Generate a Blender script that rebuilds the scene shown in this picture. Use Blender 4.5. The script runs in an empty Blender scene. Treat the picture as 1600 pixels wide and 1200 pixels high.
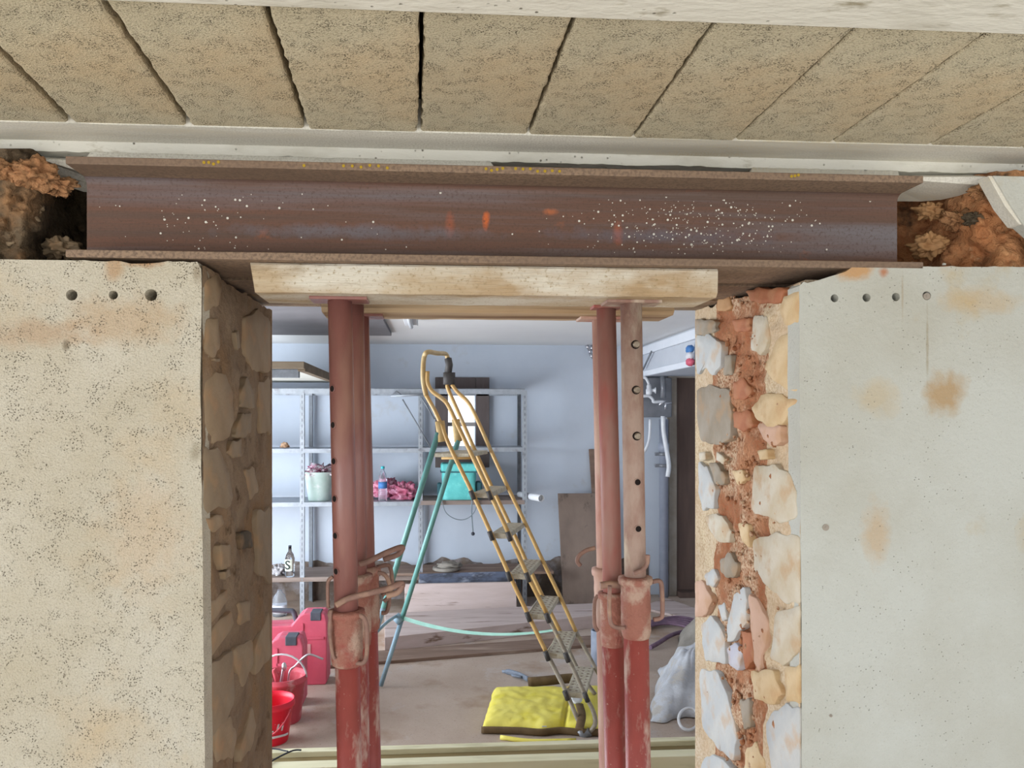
import bpy, bmesh, math, random
from mathutils import Vector, Matrix, noise
random.seed(7)
S = bpy.context.scene
C = S.collection
# ------------------------------------------------------------------ camera
FPX = 1200.0; CX = 764.0; CY = 655.0; TH = math.radians(4.0); CAMZ = 1.65
cam = bpy.data.cameras.new('camera'); co = bpy.data.objects.new('camera', cam); C.objects.link(co)
cam.sensor_width = 36.0; cam.lens = 36.0*FPX/1600.0
cam.shift_x = (800-CX)/1600.0; cam.shift_y = (CY-600)/1600.0
cam.clip_start = 0.02
co.location = (0, 0, CAMZ); co.rotation_euler = (math.pi/2, 0, -TH)
S.camera = co
# ------------------------------------------------------------------ world, lights, exposure
w = bpy.data.worlds.new('sky'); S.world = w; w.use_nodes = True
bg = w.node_tree.nodes['Background']; bg.inputs[0].default_value = (0.90, 0.95, 1.0, 1); bg.inputs[1].default_value = 1.45
def area(name, loc, target, sx, sy, power, col):
    l = bpy.data.lights.new(name, 'AREA'); l.shape = 'RECTANGLE'; l.size = sx; l.size_y = sy
    l.energy = power; l.color = col
    o = bpy.data.objects.new(name, l); C.objects.link(o); o.location = loc
    d = Vector(target)-Vector(loc); o.rotation_euler = d.to_track_quat('-Z', 'Y').to_euler()
    return o
area('daylight_front_room', (-2.6, -2.4, 0.8), (0.3, 1.4, 1.9), 2.6, 1.5, 46, (1.0, 0.985, 0.96))
area('daylight_garage_door', (-2.80, 4.5, 0.95), (1.5, 5.4, 1.3), 3.2, 1.8, 165, (0.83, 0.915, 1.0))
sl = bpy.data.lights.new('sun', 'SUN'); sl.energy = 4.3; sl.angle = .01; sl.color = (1.0, .965, .92)
so = bpy.data.objects.new('sun', sl); C.objects.link(so); so.rotation_euler = Vector((.15, 1, -1.25)).to_track_quat('-Z', 'Y').to_euler()
S.view_settings.view_transform = 'Standard'; S.view_settings.look = 'None'
S.view_settings.gamma = 1.0; S.view_settings.use_curve_mapping = False
S.view_settings.exposure = 0.36
S.cycles.max_bounces = 8; S.cycles.diffuse_bounces = 4
# ------------------------------------------------------------------ pixel -> world helpers
sT, cT = math.sin(TH), math.cos(TH)
def ray(px, py):
    u = (px-CX)/FPX; v = (CY-py)/FPX
    return Vector((cT*u+sT, -sT*u+cT, v))
CAM = Vector((0, 0, CAMZ))
def at(px, py, Y):                      # the point seen at this pixel on the plane y = Y
    r = ray(px, py); return CAM + r*(Y/r.y)
def onx(px, py, X):                     # ... on the plane x = X
    r = ray(px, py); return CAM + r*(X/r.x)
def onz(px, py, Z=0.0):                 # ... at height Z
    r = ray(px, py); return CAM + r*((Z-CAMZ)/r.z)
def onp(px, py, P0, N):                 # ... on any plane
    r = ray(px, py); return CAM + r*((P0-CAM).dot(N)/r.dot(N))
# ------------------------------------------------------------------ materials
def lin(c):
    return tuple(((v/255.)/12.92 if v/255. <= .04045 else ((v/255.+.055)/1.055)**2.4) for v in c)+(1,)
MATS = {}
def mk(name, c1, c2=None, scale=6, detail=6, stretch=(1, 1, 1), contrast=(.35, .65), c3=None, s3=2.0, r3=(.5, .65),
       grain=None, gs=300, gr=(.45, .6), bump=0, bscale=80, bd=4, rough=.8, metal=0, spots=None, sps=60, spt=(.05, .09),
       rnd=0.0, alpha=1, trans=0, ior=1.45, spec=.3, st3=None, pits=None, spots2=None, blotch=None):
    m = bpy.data.materials.new(name); m.use_nodes = True; nt = m.node_tree; N = nt.nodes; L = nt.links
    b = N['Principled BSDF']; b.inputs['Roughness'].default_value = rough; b.inputs['Metallic'].default_value = metal
    b.inputs['Specular IOR Level'].default_value = spec
    if trans: b.inputs['Transmission Weight'].default_value = trans; b.inputs['IOR'].default_value = ior
    if alpha < 1: b.inputs['Alpha'].default_value = alpha
    tc = N.new('ShaderNodeTexCoord')
    def mapped(st, off=0):
        mp = N.new('ShaderNodeMapping'); mp.inputs['Scale'].default_value = st; mp.inputs['Location'].default_value = (off, off*.7, off*1.3)
        L.new(tc.outputs['Object'], mp.inputs[0]); return mp.outputs[0]
    def noi(sc, de, st=(1, 1, 1), off=0, rg=0.6):
        n = N.new('ShaderNodeTexNoise'); n.inputs['Scale'].default_value = sc; n.inputs['Detail'].default_value = de
        n.inputs['Roughness'].default_value = rg
        L.new(mapped(st, off), n.inputs['Vector']); return n.outputs[0]
    def rng(src, lo, hi):
        r = N.new('ShaderNodeMapRange'); r.inputs[1].default_value = lo; r.inputs[2].default_value = hi
        L.new(src, r.inputs[0]); return r.outputs[0]
    def mix(fac, a, bb):
        x = N.new('ShaderNodeMix'); x.data_type = 'RGBA'
        if isinstance(fac, float): x.inputs[0].default_value = fac
        else: L.new(fac, x.inputs[0])
        for s, v in ((6, a), (7, bb)):
            if isinstance(v, tuple): x.inputs[s].default_value = v
            else: L.new(v, x.inputs[s])
        return x.outputs[2]
    col = lin(c1)
    if c2: col = mix(rng(noi(scale, detail, stretch), *contrast), col, lin(c2))
    if c3: col = mix(rng(noi(s3, 5, st3 or stretch, 7.3), *r3), col, lin(c3))
    if spots2: # a second larger stain layer
        cc, sc_, st_, a_, b_ = spots2
        col = mix(rng(noi(sc_, 6, st_, 21.7, .7), a_, b_), col, lin(cc))
    for (bc, ctr, rad, br) in (blotch or ()):
        sb_ = N.new('ShaderNodeVectorMath'); sb_.operation = 'SUBTRACT'; L.new(tc.outputs['Object'], sb_.inputs[0]); sb_.inputs[1].default_value = tuple(ctr)
        dv = N.new('ShaderNodeVectorMath'); dv.operation = 'DIVIDE'; L.new(sb_.outputs[0], dv.inputs[0]); dv.inputs[1].default_value = tuple(rad)
        ln_ = N.new('ShaderNodeVectorMath'); ln_.operation = 'LENGTH'; L.new(dv.outputs[0], ln_.inputs[0])
        ad = N.new('ShaderNodeMath'); ad.operation = 'MULTIPLY_ADD'; L.new(noi(28, 6, (1, 1, 1), 2.2), ad.inputs[0]); ad.inputs[1].default_value = 1.6; L.new(ln_.outputs['Value'], ad.inputs[2])
        f_ = rng(ad.outputs[0], 1.9, 1.2); mm_ = N.new('ShaderNodeMath'); mm_.operation = 'MULTIPLY'; L.new(f_, mm_.inputs[0]); mm_.inputs[1].default_value = br
        col = mix(mm_.outputs[0], col, lin(bc))
    if grain: col = mix(rng(noi(gs, 3, (1, 1, 1), 3.1), *gr), col, lin(grain))
    pit_out = None
    if pits:
        pc, psc, p0, p1 = pits
        v = N.new('ShaderNodeTexVoronoi'); v.inputs['Scale'].default_value = psc; L.new(mapped((1, 1, 1), 4.4), v.inputs['Vector'])
        gate = rng(noi(psc*.12, 3, (1, 1, 1), 9.9), .48, .6)
        inv = rng(v.outputs['Distance'], p1, p0)
        mu = N.new('ShaderNodeMath'); mu.operation = 'MULTIPLY'; L.new(inv, mu.inputs[0]); L.new(gate, mu.inputs[1]); pit_out = mu.outputs[0]
        col = mix(pit_out, col, lin(pc))
    if spots:
        v = N.new('ShaderNodeTexVoronoi'); v.inputs['Scale'].default_value = sps; L.new(mapped((1, 1, 1), 1.9), v.inputs['Vector'])
        inv = rng(v.outputs['Distance'], spt[1], spt[0])
        gate = rng(noi(2.2, 4, (1, 1, 1), 15.2), .48, .62)
        mu = N.new('ShaderNodeMath'); mu.operation = 'MULTIPLY'; L.new(inv, mu.inputs[0]); L.new(gate, mu.inputs[1])
        col = mix(mu.outputs[0], col, lin(spots))
    if rnd:
        oi = N.new('ShaderNodeObjectInfo'); hs = N.new('ShaderNodeHueSaturation')
        L.new(rng(oi.outputs['Random'], 0, 1), hs.inputs['Value'])
        mr = N.new('ShaderNodeMapRange'); mr.inputs[3].default_value = 1-rnd; mr.inputs[4].default_value = 1+rnd
        L.new(oi.outputs['Random'], mr.inputs[0]); L.new(mr.outputs[0], hs.inputs['Value'])
        if isinstance(col, tuple): hs.inputs['Color'].default_value = col
        else: L.new(col, hs.inputs['Color'])
        col = hs.outputs[0]
    if isinstance(col, tuple): b.inputs['Base Color'].default_value = col
    else: L.new(col, b.inputs['Base Color'])
    if bump:
        bp = N.new('ShaderNodeBump'); bp.inputs['Strength'].default_value = min(1, bump); bp.inputs['Distance'].default_value = .004*max(1, bump)
        h = noi(bscale, bd, stretch if stretch != (1, 1, 1) else (1, 1, 1), 5.5)
        if pit_out is not None:
            sb = N.new('ShaderNodeMath'); sb.operation = 'SUBTRACT'; L.new(h, sb.inputs[0]); L.new(pit_out, sb.inputs[1]); h = sb.outputs[0]
        L.new(h, bp.inputs['Height']); L.new(bp.outputs[0], b.inputs['Normal'])
    MATS[name] = m; return m
M = MATS
W_ = lambda a, b, Y=1.43: at(a, b, Y)
mk('block', (194, 184, 158), (208, 198, 172), scale=5, contrast=(.3, .7), c3=(204, 180, 144), s3=2.2, r3=(.45, .7), grain=(122, 112, 90), gs=330, gr=(.53, .74),
   bump=1.1, bscale=320, bd=3, rough=.95, rnd=.05, pits=((92, 84, 66), 330, .15, .4))
mk('void', (26, 22, 17), (48, 40, 28), rough=1)
mk('concrete_band', (222, 220, 211), (228, 226, 217), scale=5, stretch=(.3, 2, 2), c3=(202, 192, 168), s3=2.5, grain=(208, 205, 195), gs=250, bump=.2, bscale=120, rough=.9)
mk('white_band', (214, 212, 202), (186, 182, 168), scale=14, stretch=(.4, 1, 1), contrast=(.5, .75), c3=(150, 142, 120), s3=30, r3=(.62, .75), bump=.8, bscale=60, rough=.9, pits=((110, 104, 90), 60, .06, .16))
mk('plaster_left', (205, 199, 184), (190, 180, 158), scale=3.5, contrast=(.35, .68), c3=(198, 176, 142), s3=3.2, r3=(.56, .78), grain=(160, 150, 130), gs=300, gr=(.54, .74),
   bump=1.0, bscale=260, rough=.95, pits=((142, 132, 112), 260, .12, .34),
   blotch=[((168, 118, 70), W_(222, 410), (.035, .1, .012), .8), ((176, 132, 84), W_(178, 415), (.02, .1, .035), .6), ((186, 152, 112), W_(190, 500), (.12, .1, .05), .5),
           ((178, 138, 100), W_(60, 520), (.10, .1, .03), .45), ((150, 140, 120), W_(306, 705), (.012, .1, .022), .7), ((112, 100, 82), W_(103, 540), (.008, .1, .012), .7), ((198, 166, 128), W_(230, 840), (.09, .1, .12), .35), ((146, 132, 110), W_(308, 425), (.012, .1, .025), .7)])
mk('plaster_right', (186, 188, 182), (174, 173, 163), scale=3, contrast=(.4, .7), c3=(178, 160, 124), s3=4.5, r3=(.6, .74), grain=(166, 164, 152), gs=260, gr=(.6, .75),
   bump=.6, bscale=110, rough=.9, pits=((132, 130, 118), 110, .05, .15),
   blotch=[((166, 132, 82), W_(1478, 615), (.045, .1, .05), .75), ((186, 162, 118), W_(1370, 620), (.05, .1, .04), .4), ((184, 150, 104), W_(1370, 830), (.03, .1, .07), .5),
           ((186, 138, 82), W_(1335, 422), (.05, .1, .022), .8), ((170, 104, 60), W_(1380, 424), (.014, .1, .012), .8), ((184, 156, 112), W_(1530, 470), (.09, .1, .03), .45), ((150, 140, 118), W_(1449, 535), (.0035, .1, .085), .6), ((158, 146, 124), W_(1410, 460), (.003, .1, .05), .6)])
mk('mortar_red', (178, 128, 94), (156, 96, 64), scale=12, detail=8, contrast=(.4, .6), c3=(198, 172, 144), s3=8, r3=(.46, .58), spots2=((112, 80, 56), 20, (1, 1, 1), .6, .72),
   grain=(150, 104, 74), gs=160, bump=2.4, bscale=60, rough=1)
mk('mortar_pale', (208, 192, 168), (194, 168, 138), scale=10, detail=8, c3=(210, 194, 164), s3=6, r3=(.45, .65), grain=(188, 164, 134), gs=160, bump=1.4, bscale=50, rough=1,
   spots2=((134, 88, 54), 16, (1, 1, 1), .62, .74))
mk('mortar_brown', (150, 130, 107), (128, 106, 84), scale=9, detail=8, c3=(146, 118, 88), s3=6, r3=(.5, .66), spots2=((86, 66, 46), 14, (1, 1, 1), .58, .72),
   bump=2, bscale=60, rough=1)
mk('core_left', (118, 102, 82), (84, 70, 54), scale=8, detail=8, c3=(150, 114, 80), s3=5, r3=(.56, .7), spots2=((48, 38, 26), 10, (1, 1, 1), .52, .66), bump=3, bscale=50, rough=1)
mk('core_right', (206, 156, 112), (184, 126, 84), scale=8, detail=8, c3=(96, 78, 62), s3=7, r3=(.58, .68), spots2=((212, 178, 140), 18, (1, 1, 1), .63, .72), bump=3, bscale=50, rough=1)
mk('clay', (190, 146, 106), (160, 114, 78), scale=14, c3=(130, 96, 66), s3=22, r3=(.52, .62), bump=3, bscale=60, rough=1)
for n, a, b_ in (('stone_white', (206, 200, 186), (190, 176, 150)), ('stone_blue', (178, 182, 184), (196, 196, 192)), ('stone_cream', (212, 190, 154), (196, 168, 126)),
                 ('stone_grey', (158, 148, 134), (140, 128, 110)), ('stone_pink', (206, 172, 152), (196, 160, 136)), ('stone_ochre', (188, 148, 106), (172, 130, 88)),
                 ('stone_rust', (176, 116, 82), (152, 92, 62)), ('stone_lav', (178, 178, 192), (190, 190, 196)), ('stone_tan', (166, 145, 118), (152, 131, 104)),
                 ('stone_dim', (158, 140, 116), (144, 126, 102)), ('stone_dark', (92, 80, 64), (76, 66, 52))):
    mk(n, a, b_, scale=9, detail=8, c3=tuple(int(v*.55+u_*.45) for v, u_ in zip(b_, (186, 146, 108))), s3=17, r3=(.5, .66), st3=(1, 1, 1), spots2=(tuple(int(v*.62) for v in b_), 9, (1, 3, .6), .64, .7), bump=.6, bscale=40, rough=.75)
SB = Vector(((at(102, 400, 1.43).x+at(1443, 400, 1.43).x)/2, 1.52, at(770, 411, 1.43).z))
mk('steel', (94, 76, 67), (114, 80, 65), scale=3, stretch=(.25, 1, 14), contrast=(.35, .65), c3=(116, 110, 114), s3=1.3, st3=(.3, 1, 9), r3=(.47, .6),
   spots2=((168, 98, 62), 5, (.7, 1, .9), .62, .74), grain=(88, 68, 58), gs=180, gr=(.52, .8), bump=.3, bscale=120, rough=.62, metal=.1, spec=.4,
   blotch=[((206, 104, 50), W_(764, 326)-SB, (.008, .2, .02), .9), ((196, 110, 62), W_(872, 312)-SB, (.02, .2, .008), .7), ((184, 92, 52), W_(982, 348)-SB, (.012, .2, .03), .7),
           ((170, 90, 56), W_(705, 330)-SB, (.012, .2, .03), .6), ((112, 112, 122), W_(560, 345)-SB, (.3, .2, .018), .6), ((104, 104, 116), W_(1060, 352)-SB, (.28, .2, .018), .6)])
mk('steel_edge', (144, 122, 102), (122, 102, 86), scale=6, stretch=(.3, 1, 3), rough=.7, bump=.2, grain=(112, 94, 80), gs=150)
mk('yellow_dot', (168, 140, 40), rough=.7)
mk('timber_front', (192, 178, 154), (170, 146, 114), scale=4, stretch=(.22, 2, 2.4), contrast=(.4, .62), c3=(206, 200, 186), s3=6, st3=(.5, 1, 1), r3=(.45, .6), spots2=((128, 106, 76), 9, (.35, 1, 1.6), .55, .7),
   bump=.8, bscale=60, rough=.9, grain=(150, 130, 96), gs=150, gr=(.56, .76))
mk('timber_back', (196, 174, 144), (168, 142, 110), scale=5, stretch=(.12, 3, 5), contrast=(.38, .62), c3=(118, 88, 60), s3=4, st3=(.1, 2, 4), r3=(.58, .7), bump=.6, bscale=50, rough=.9)
mk('prop_red', (160, 74, 68), (142, 66, 60), scale=14, stretch=(1, 1, .4), contrast=(.4, .62), c3=(186, 156, 144), s3=22, st3=(1, 1, .4), r3=(.54, .64), grain=(196, 170, 158), gs=120, gr=(.66, .78), bump=.35, bscale=70, rough=.42, spec=.55)
mk('prop_red_dusty', (172, 122, 110), (190, 158, 142), scale=12, stretch=(1, 1, .4), contrast=(.38, .62), c3=(188, 172, 156), s3=7, st3=(1, 1, .35), r3=(.5, .66), bump=.4, bscale=70, rough=.7)
mk('prop_brown', (140, 92, 84), (124, 82, 76), scale=12, stretch=(1, 1, .3), contrast=(.4, .62), c3=(150, 112, 98), s3=6, st3=(1, 1, .3), r3=(.54, .68), bump=.3, bscale=70, rough=.38, spec=.6)
mk('prop_worn', (160, 138, 126), (138, 106, 94), scale=16, stretch=(1, 1, .5), contrast=(.42, .6), c3=(196, 184, 164), s3=8, st3=(1, 1, .4), r3=(.5, .62), bump=.5, bscale=80, rough=.75)
mk('collar_red', (148, 98, 84), (172, 144, 128), scale=24, contrast=(.44, .58), c3=(142, 74, 66), s3=12, r3=(.5, .62), bump=2, bscale=60, rough=.75)
mk('prop_rust', (158, 78, 72), (136, 88, 80), scale=7, stretch=(1, 1, .3), contrast=(.42, .58), c3=(150, 116, 106), s3=5, st3=(1, 1, .3), r3=(.52, .64), bump=.3, bscale=70, rough=.55)
mk('rusty_rod', (146, 114, 102), (124, 96, 86), scale=30, c3=(160, 130, 110), s3=20, r3=(.5, .65), bump=.5, rough=.7)
mk('hole_dark', (28, 20, 18), rough=1)
mk('bolt', (150, 138, 122), (120, 106, 92), scale=60, rough=.5, metal=.5)
mk('wall_back', (196, 204, 216), (188, 197, 210), scale=1.6, contrast=(.4, .7), c3=(186, 188, 192), s3=3.5, r3=(.62, .75), bump=.25, bscale=30, rough=.85)
mk('wall_damp', (128, 112, 100), (92, 82, 76), scale=5, detail=8, c3=(150, 144, 144), s3=6, r3=(.5, .65), bump=2, bscale=20, rough=.95)
mk('ceil_back', (222, 222, 222), (214, 214, 216), scale=1, rough=.9)
mk('bulkhead', (196, 200, 208), (186, 190, 198), scale=2, rough=.7)
mk('bulkhead_white', (226, 229, 236), (214, 218, 226), scale=2, rough=.6)
mk('floor_back', (192, 175, 162), (176, 157, 142), scale=1.6, detail=8, c3=(154, 128, 106), s3=2.4, r3=(.52, .7), spots2=((190, 182, 178), 3.1, (1, 1, 1), .55, .7), grain=(140, 122, 106), gs=90, gr=(.6, .8), bump=.3, bscale=40, rough=.75)
mk('floor_front', (204, 198, 190), (190, 184, 174), scale=2, rough=.95)
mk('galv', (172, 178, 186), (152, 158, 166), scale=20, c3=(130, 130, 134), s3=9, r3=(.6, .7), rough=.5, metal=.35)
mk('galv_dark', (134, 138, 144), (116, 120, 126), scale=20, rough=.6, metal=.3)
mk('shelf_wood', (150, 136, 128), (128, 112, 104), scale=6, stretch=(.3, 2, 2), rough=.85)
mk('ladder_yellow', (200, 164, 104), (188, 148, 86), scale=14, c3=(184, 160, 120), s3=10, r3=(.6, .7), rough=.45, spec=.5)
mk('ladder_cream', (196, 172, 128), (180, 150, 100), scale=12, rough=.5)
mk('ladder_grey', (168, 160, 148), (142, 132, 118), scale=20, c3=(190, 160, 100), s3=9, r3=(.6, .7), rough=.6)
mk('ladder_teal', (108, 160, 154), (92, 144, 140), scale=14, rough=.45, spec=.5)
mk('ladder_pale', (150, 176, 190), (130, 156, 172), scale=14, rough=.5)
mk('tread', (176, 166, 146), (196, 190, 174), scale=40, contrast=(.45, .6), bump=1, rough=.7)
mk('plastic_dark', (62, 60, 60), (80, 76, 74), scale=20, rough=.6)
mk('strap_teal', (150, 198, 184), (162, 206, 194), scale=20, rough=.7)
mk('bag_yellow', (240, 228, 116), (232, 218, 100), scale=6, contrast=(.4, .6), c3=(232, 218, 78), s3=9, r3=(.5, .65), bump=.9, bscale=16, rough=.6)
mk('bag_brown', (112, 92, 66), (96, 78, 56), scale=20, rough=.9)
mk('white_tag', (214, 214, 220), rough=.6)
mk('case_red', (218, 100, 122), (202, 88, 110), scale=6, rough=.5, spec=.5, c3=(216, 112, 124), s3=5, r3=(.58, .72))
mk('case_dark', (72, 76, 86), (92, 96, 106), scale=10, rough=.5)
mk('label_pink', (206, 160, 158), rough=.6)
mk('bucket_red', (240, 32, 62), (226, 26, 56), scale=6, rough=.4, spec=.5)
mk('bucket_pink', (214, 92, 104), (196, 78, 92), scale=8, c3=(222, 160, 164), s3=12, r3=(.55, .65), rough=.5)
mk('bucket_green', (168, 190, 182), (186, 200, 196), scale=9, c3=(204, 208, 206), s3=14, r3=(.55, .65), rough=.7)
mk('white_plastic', (226, 228, 232), (210, 212, 218), scale=12, rough=.4, spec=.5)
mk('metal_bright', (196, 196, 202), rough=.3, metal=.8)
mk('glass', (240, 244, 248), rough=.03, trans=1.0, ior=1.3)
mk('pane', (250, 252, 255), rough=.0, trans=1.0, ior=1.02)
mk('pet', (226, 234, 244), rough=.08, trans=.85, ior=1.25)
mk('cap_teal', (70, 178, 190), rough=.5)
mk('cap_dark', (56, 60, 68), rough=.5)
mk('label_blue', (70, 120, 180), rough=.5)
mk('label_cream', (240, 246, 232), rough=.6)
mk('ink_dark', (34, 46, 40), rough=.6)
mk('pink_plastic', (206, 128, 152), (170, 74, 104), scale=22, contrast=(.42, .58), c3=(230, 176, 196), s3=18, r3=(.56, .64), bump=1, bscale=40, rough=.4, spec=.6)
mk('rag', (196, 170, 182), (150, 60, 96), scale=26, contrast=(.45, .56), c3=(225, 222, 228), s3=22, r3=(.5, .6), bump=1, rough=.9)
mk('crumple', (204, 202, 204), (128, 124, 128), scale=40, rough=.8, bump=1)
mk('brick_lump', (206, 172, 142), (184, 140, 108), scale=30, rough=.95, bump=1)
mk('cooler', (112, 208, 204), (96, 192, 190), scale=10, c3=(120, 212, 208), s3=14, r3=(.55, .65), bump=.6, bscale=24, rough=.6)
mk('cooler_trim', (58, 96, 104), rough=.8)
mk('strap_grey', (120, 132, 140), rough=.8)
mk('old_board', (150, 132, 120), (132, 116, 106), scale=5, stretch=(1, 1, .6), c3=(96, 84, 76), s3=7, r3=(.6, .7), bump=.2, rough=.85)
mk('plank_pink', (204, 188, 184), (188, 170, 164), scale=6, stretch=(.25, 2, 2), c3=(126, 104, 90), s3=5, st3=(.25, 2, 3), r3=(.6, .68), bump=.3, rough=.85)
mk('plank_brown', (138, 116, 102), (120, 98, 86), scale=6, stretch=(.25, 2, 2), c3=(160, 140, 126), s3=4, st3=(.3, 2, 2), r3=(.55, .7), bump=.3, rough=.85)
mk('plank_blue', (96, 104, 124), (72, 74, 84), scale=14, stretch=(.4, 1, 1), contrast=(.42, .58), c3=(150, 156, 170), s3=10, st3=(.4, 1, 1), r3=(.56, .66), rough=.9)
mk('beam_yellow', (226, 220, 190), (216, 210, 174), scale=6, stretch=(.3, 2, 2), c3=(190, 184, 150), s3=6, r3=(.55, .7), rough=.6)
mk('beam_web', (140, 122, 84), (126, 110, 74), scale=6, stretch=(.3, 2, 2), rough=.8)
mk('cable_black', (52, 56, 66), rough=.6)
mk('cable_purple', (130, 104, 124), (108, 86, 104), scale=20, rough=.6)
mk('pipe_blue', (168, 174, 190), (154, 161, 178), scale=10, rough=.35, spec=.5)
mk('pipe_grey', (146, 148, 154), (120, 122, 128), scale=16, rough=.4, metal=.3)
mk('meter_grey', (128, 130, 136), (112, 114, 120), scale=10, rough=.7)
mk('door_brown', (96, 78, 70), (84, 68, 62), scale=8, stretch=(2, 1, .3), rough=.7)
mk('door_post', (156, 148, 138), (140, 130, 118), scale=8, rough=.8)
mk('window_brown', (104, 94, 92), (92, 82, 80), scale=8, stretch=(2, 1, .4), rough=.8)
mk('muntin', (168, 162, 160), rough=.7)
mk('frame_brown', (128, 114, 96), (110, 96, 80), scale=8, stretch=(.4, 1, 2), rough=.8)
mk('white_board', (216, 216, 208), (204, 204, 198), scale=3, stretch=(1, 8, 1), rough=.7)
mk('shade_grey', (120, 118, 122), (108, 106, 110), scale=2, rough=.8)  # dark grey of the slab that imitates shade on the back ceiling
mk('sack_white', (204, 208, 216), (176, 178, 184), scale=8, contrast=(.4, .62), c3=(190, 186, 182), s3=14, r3=(.5, .6), bump=.8, bscale=60, rough=.75)
mk('sack_grey', (150, 144, 136), (132, 126, 118), scale=10, rough=.85, bump=.5)
mk('glove_grey', (132, 142, 156), (108, 116, 130), scale=30, rough=.8)
mk('roll_blue', (150, 158, 174), (132, 140, 156), scale=10, rough=.6)
mk('fixture', (214, 216, 220), rough=.5)
# ------------------------------------------------------------------ mesh helpers
class MB:
    def __init__(s): s.v = []; s.f = []; s.sm = []
    def add(s, vs, fs, smooth=False):
        o = len(s.v); s.v += [Vector(v) for v in vs]; s.f += [tuple(i+o for i in f) for f in fs]; s.sm += [smooth]*len(fs); return s
    def hexa(s, p, smooth=False):   # 8 points: bottom 4, top 4
        return s.add(p, [(3, 2, 1, 0), (4, 5, 6, 7), (0, 1, 5, 4), (1, 2, 6, 5), (2, 3, 7, 6), (3, 0, 4, 7)], smooth)
    def box(s, x0, x1, y0, y1, z0, z1):
        return s.hexa([(x0, y0, z0), (x1, y0, z0), (x1, y1, z0), (x0, y1, z0), (x0, y0, z1), (x1, y0, z1), (x1, y1, z1), (x0, y1, z1)])
    def obox(s, c, ax, ay, az):
        c, ax, ay, az = map(Vector, (c, ax, ay, az))
        return s.hexa([c-ax-ay-az, c+ax-ay-az, c+ax+ay-az, c-ax+ay-az, c-ax-ay+az, c+ax-ay+az, c+ax+ay+az, c-ax+ay+az])
    def tube(s, pts, r, n=10, caps=True, flat=1.0, up=None, closed=False):
        pts = [Vector(p) for p in pts]; rs = r if isinstance(r, (list, tuple)) else [r]*len(pts)
        base = len(s.v); prev = None; m = len(pts)
        for i, p in enumerate(pts):
            if closed: t = pts[(i+1) % m]-pts[i-1]
            else: t = pts[min(i+1, m-1)]-pts[max(i-1, 0)]
            t.normalize()
            if prev is None:
                a = Vector(up) if up else (Vector((0, 0, 1)) if abs(t.z) < .9 else Vector((1, 0, 0)))
            else: a = prev
            a = (a-t*a.dot(t)).normalized(); prev = a; b = t.cross(a)
            for k in range(n):
                th = 2*math.pi*k/n
                s.v.append(p+a*(math.cos(th)*rs[i])+b*(math.sin(th)*rs[i]*flat))
        rng_ = range(m) if closed else range(m-1)
        for i in rng_:
            j = (i+1) % m
            for k in range(n):
                s.f.append((base+i*n+k, base+i*n+(k+1) % n, base+j*n+(k+1) % n, base+j*n+k)); s.sm.append(True)
        if caps and not closed:
            s.f.append(tuple(base+k for k in range(n))[::-1]); s.sm.append(False)
            s.f.append(tuple(base+(m-1)*n+k for k in range(n))); s.sm.append(False)
        return s
    def lathe(s, c, prof, n=24, ax=(0, 0, 1), smooth=True):
        c = Vector(c); ax = Vector(ax).normalized(); a = Vector((1, 0, 0)) if abs(ax.x) < .9 else Vector((0, 1, 0))
        a = (a-ax*a.dot(ax)).normalized(); b = ax.cross(a); base = len(s.v)
        for r, z in prof:
            for k in range(n):
                th = 2*math.pi*k/n; s.v.append(c+ax*z+(a*math.cos(th)+b*math.sin(th))*max(r, 1e-4))
        for i in range(len(prof)-1):
            for k in range(n):
                s.f.append((base+i*n+k, base+i*n+(k+1) % n, base+(i+1)*n+(k+1) % n, base+(i+1)*n+k)); s.sm.append(smooth)
        s.f.append(tuple(base+k for k in range(n))[::-1]); s.sm.append(False)
        s.f.append(tuple(base+(len(prof)-1)*n+k for k in range(n))); s.sm.append(False)
        return s
    def prism(s, poly, d):          # polygon (3-D points) pushed along d
        d = Vector(d); n = len(poly); p = [Vector(q) for q in poly]; q = [x+d for x in p]
        return s.add(p+q, [tuple(range(n))[::-1], tuple(range(n, 2*n))]+[(i, (i+1) % n, (i+1) % n+n, i+n) for i in range(n)])
    def grid(s, nu, nv, fn, smooth=True, flip=False):
        base = len(s.v)
        for i in range(nu+1):
            for j in range(nv+1): s.v.append(Vector(fn(i/nu, j/nv)))
        for i in range(nu):
            for j in range(nv):
                f = (base+i*(nv+1)+j, base+(i+1)*(nv+1)+j, base+(i+1)*(nv+1)+j+1, base+i*(nv+1)+j+1)
                s.f.append(f[::-1] if flip else f); s.sm.append(smooth)
        return s
def Obj(name, mb, mat, parent=None, bevel=0, kind=None, label=None, cat=None, group=None, loc=None, recalc=True):
    org = Vector(loc) if loc is not None else (Vector(parent['_o']) if parent is not None and '_o' in parent else Vector((0, 0, 0)))
    me = bpy.data.meshes.new(name); me.from_pydata([tuple(v-org) for v in mb.v], [], mb.f)
    me.polygons.foreach_set('use_smooth', mb.sm)
    if recalc:
        bm = bmesh.new(); bm.from_mesh(me); bmesh.ops.recalc_face_normals(bm, faces=bm.faces); bm.to_mesh(me); bm.free()
    me.materials.append(M[mat]); me.update()
    o = bpy.data.objects.new(name, me); C.objects.link(o)
    if parent is not None:
        o.parent = parent; po = Vector(parent['_o']) if '_o' in parent else Vector((0, 0, 0))
        o.location = org-po
    else: o.location = org
    o['_o'] = tuple(org)
    if bevel:
        b = o.modifiers.new('bevel', 'BEVEL'); b.width = bevel; b.segments = 2; b.limit_method = 'ANGLE'
    if kind: o['kind'] = kind
    if label: o['label'] = label
    if cat: o['category'] = cat
    if group: o['group'] = group
    return o
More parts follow.
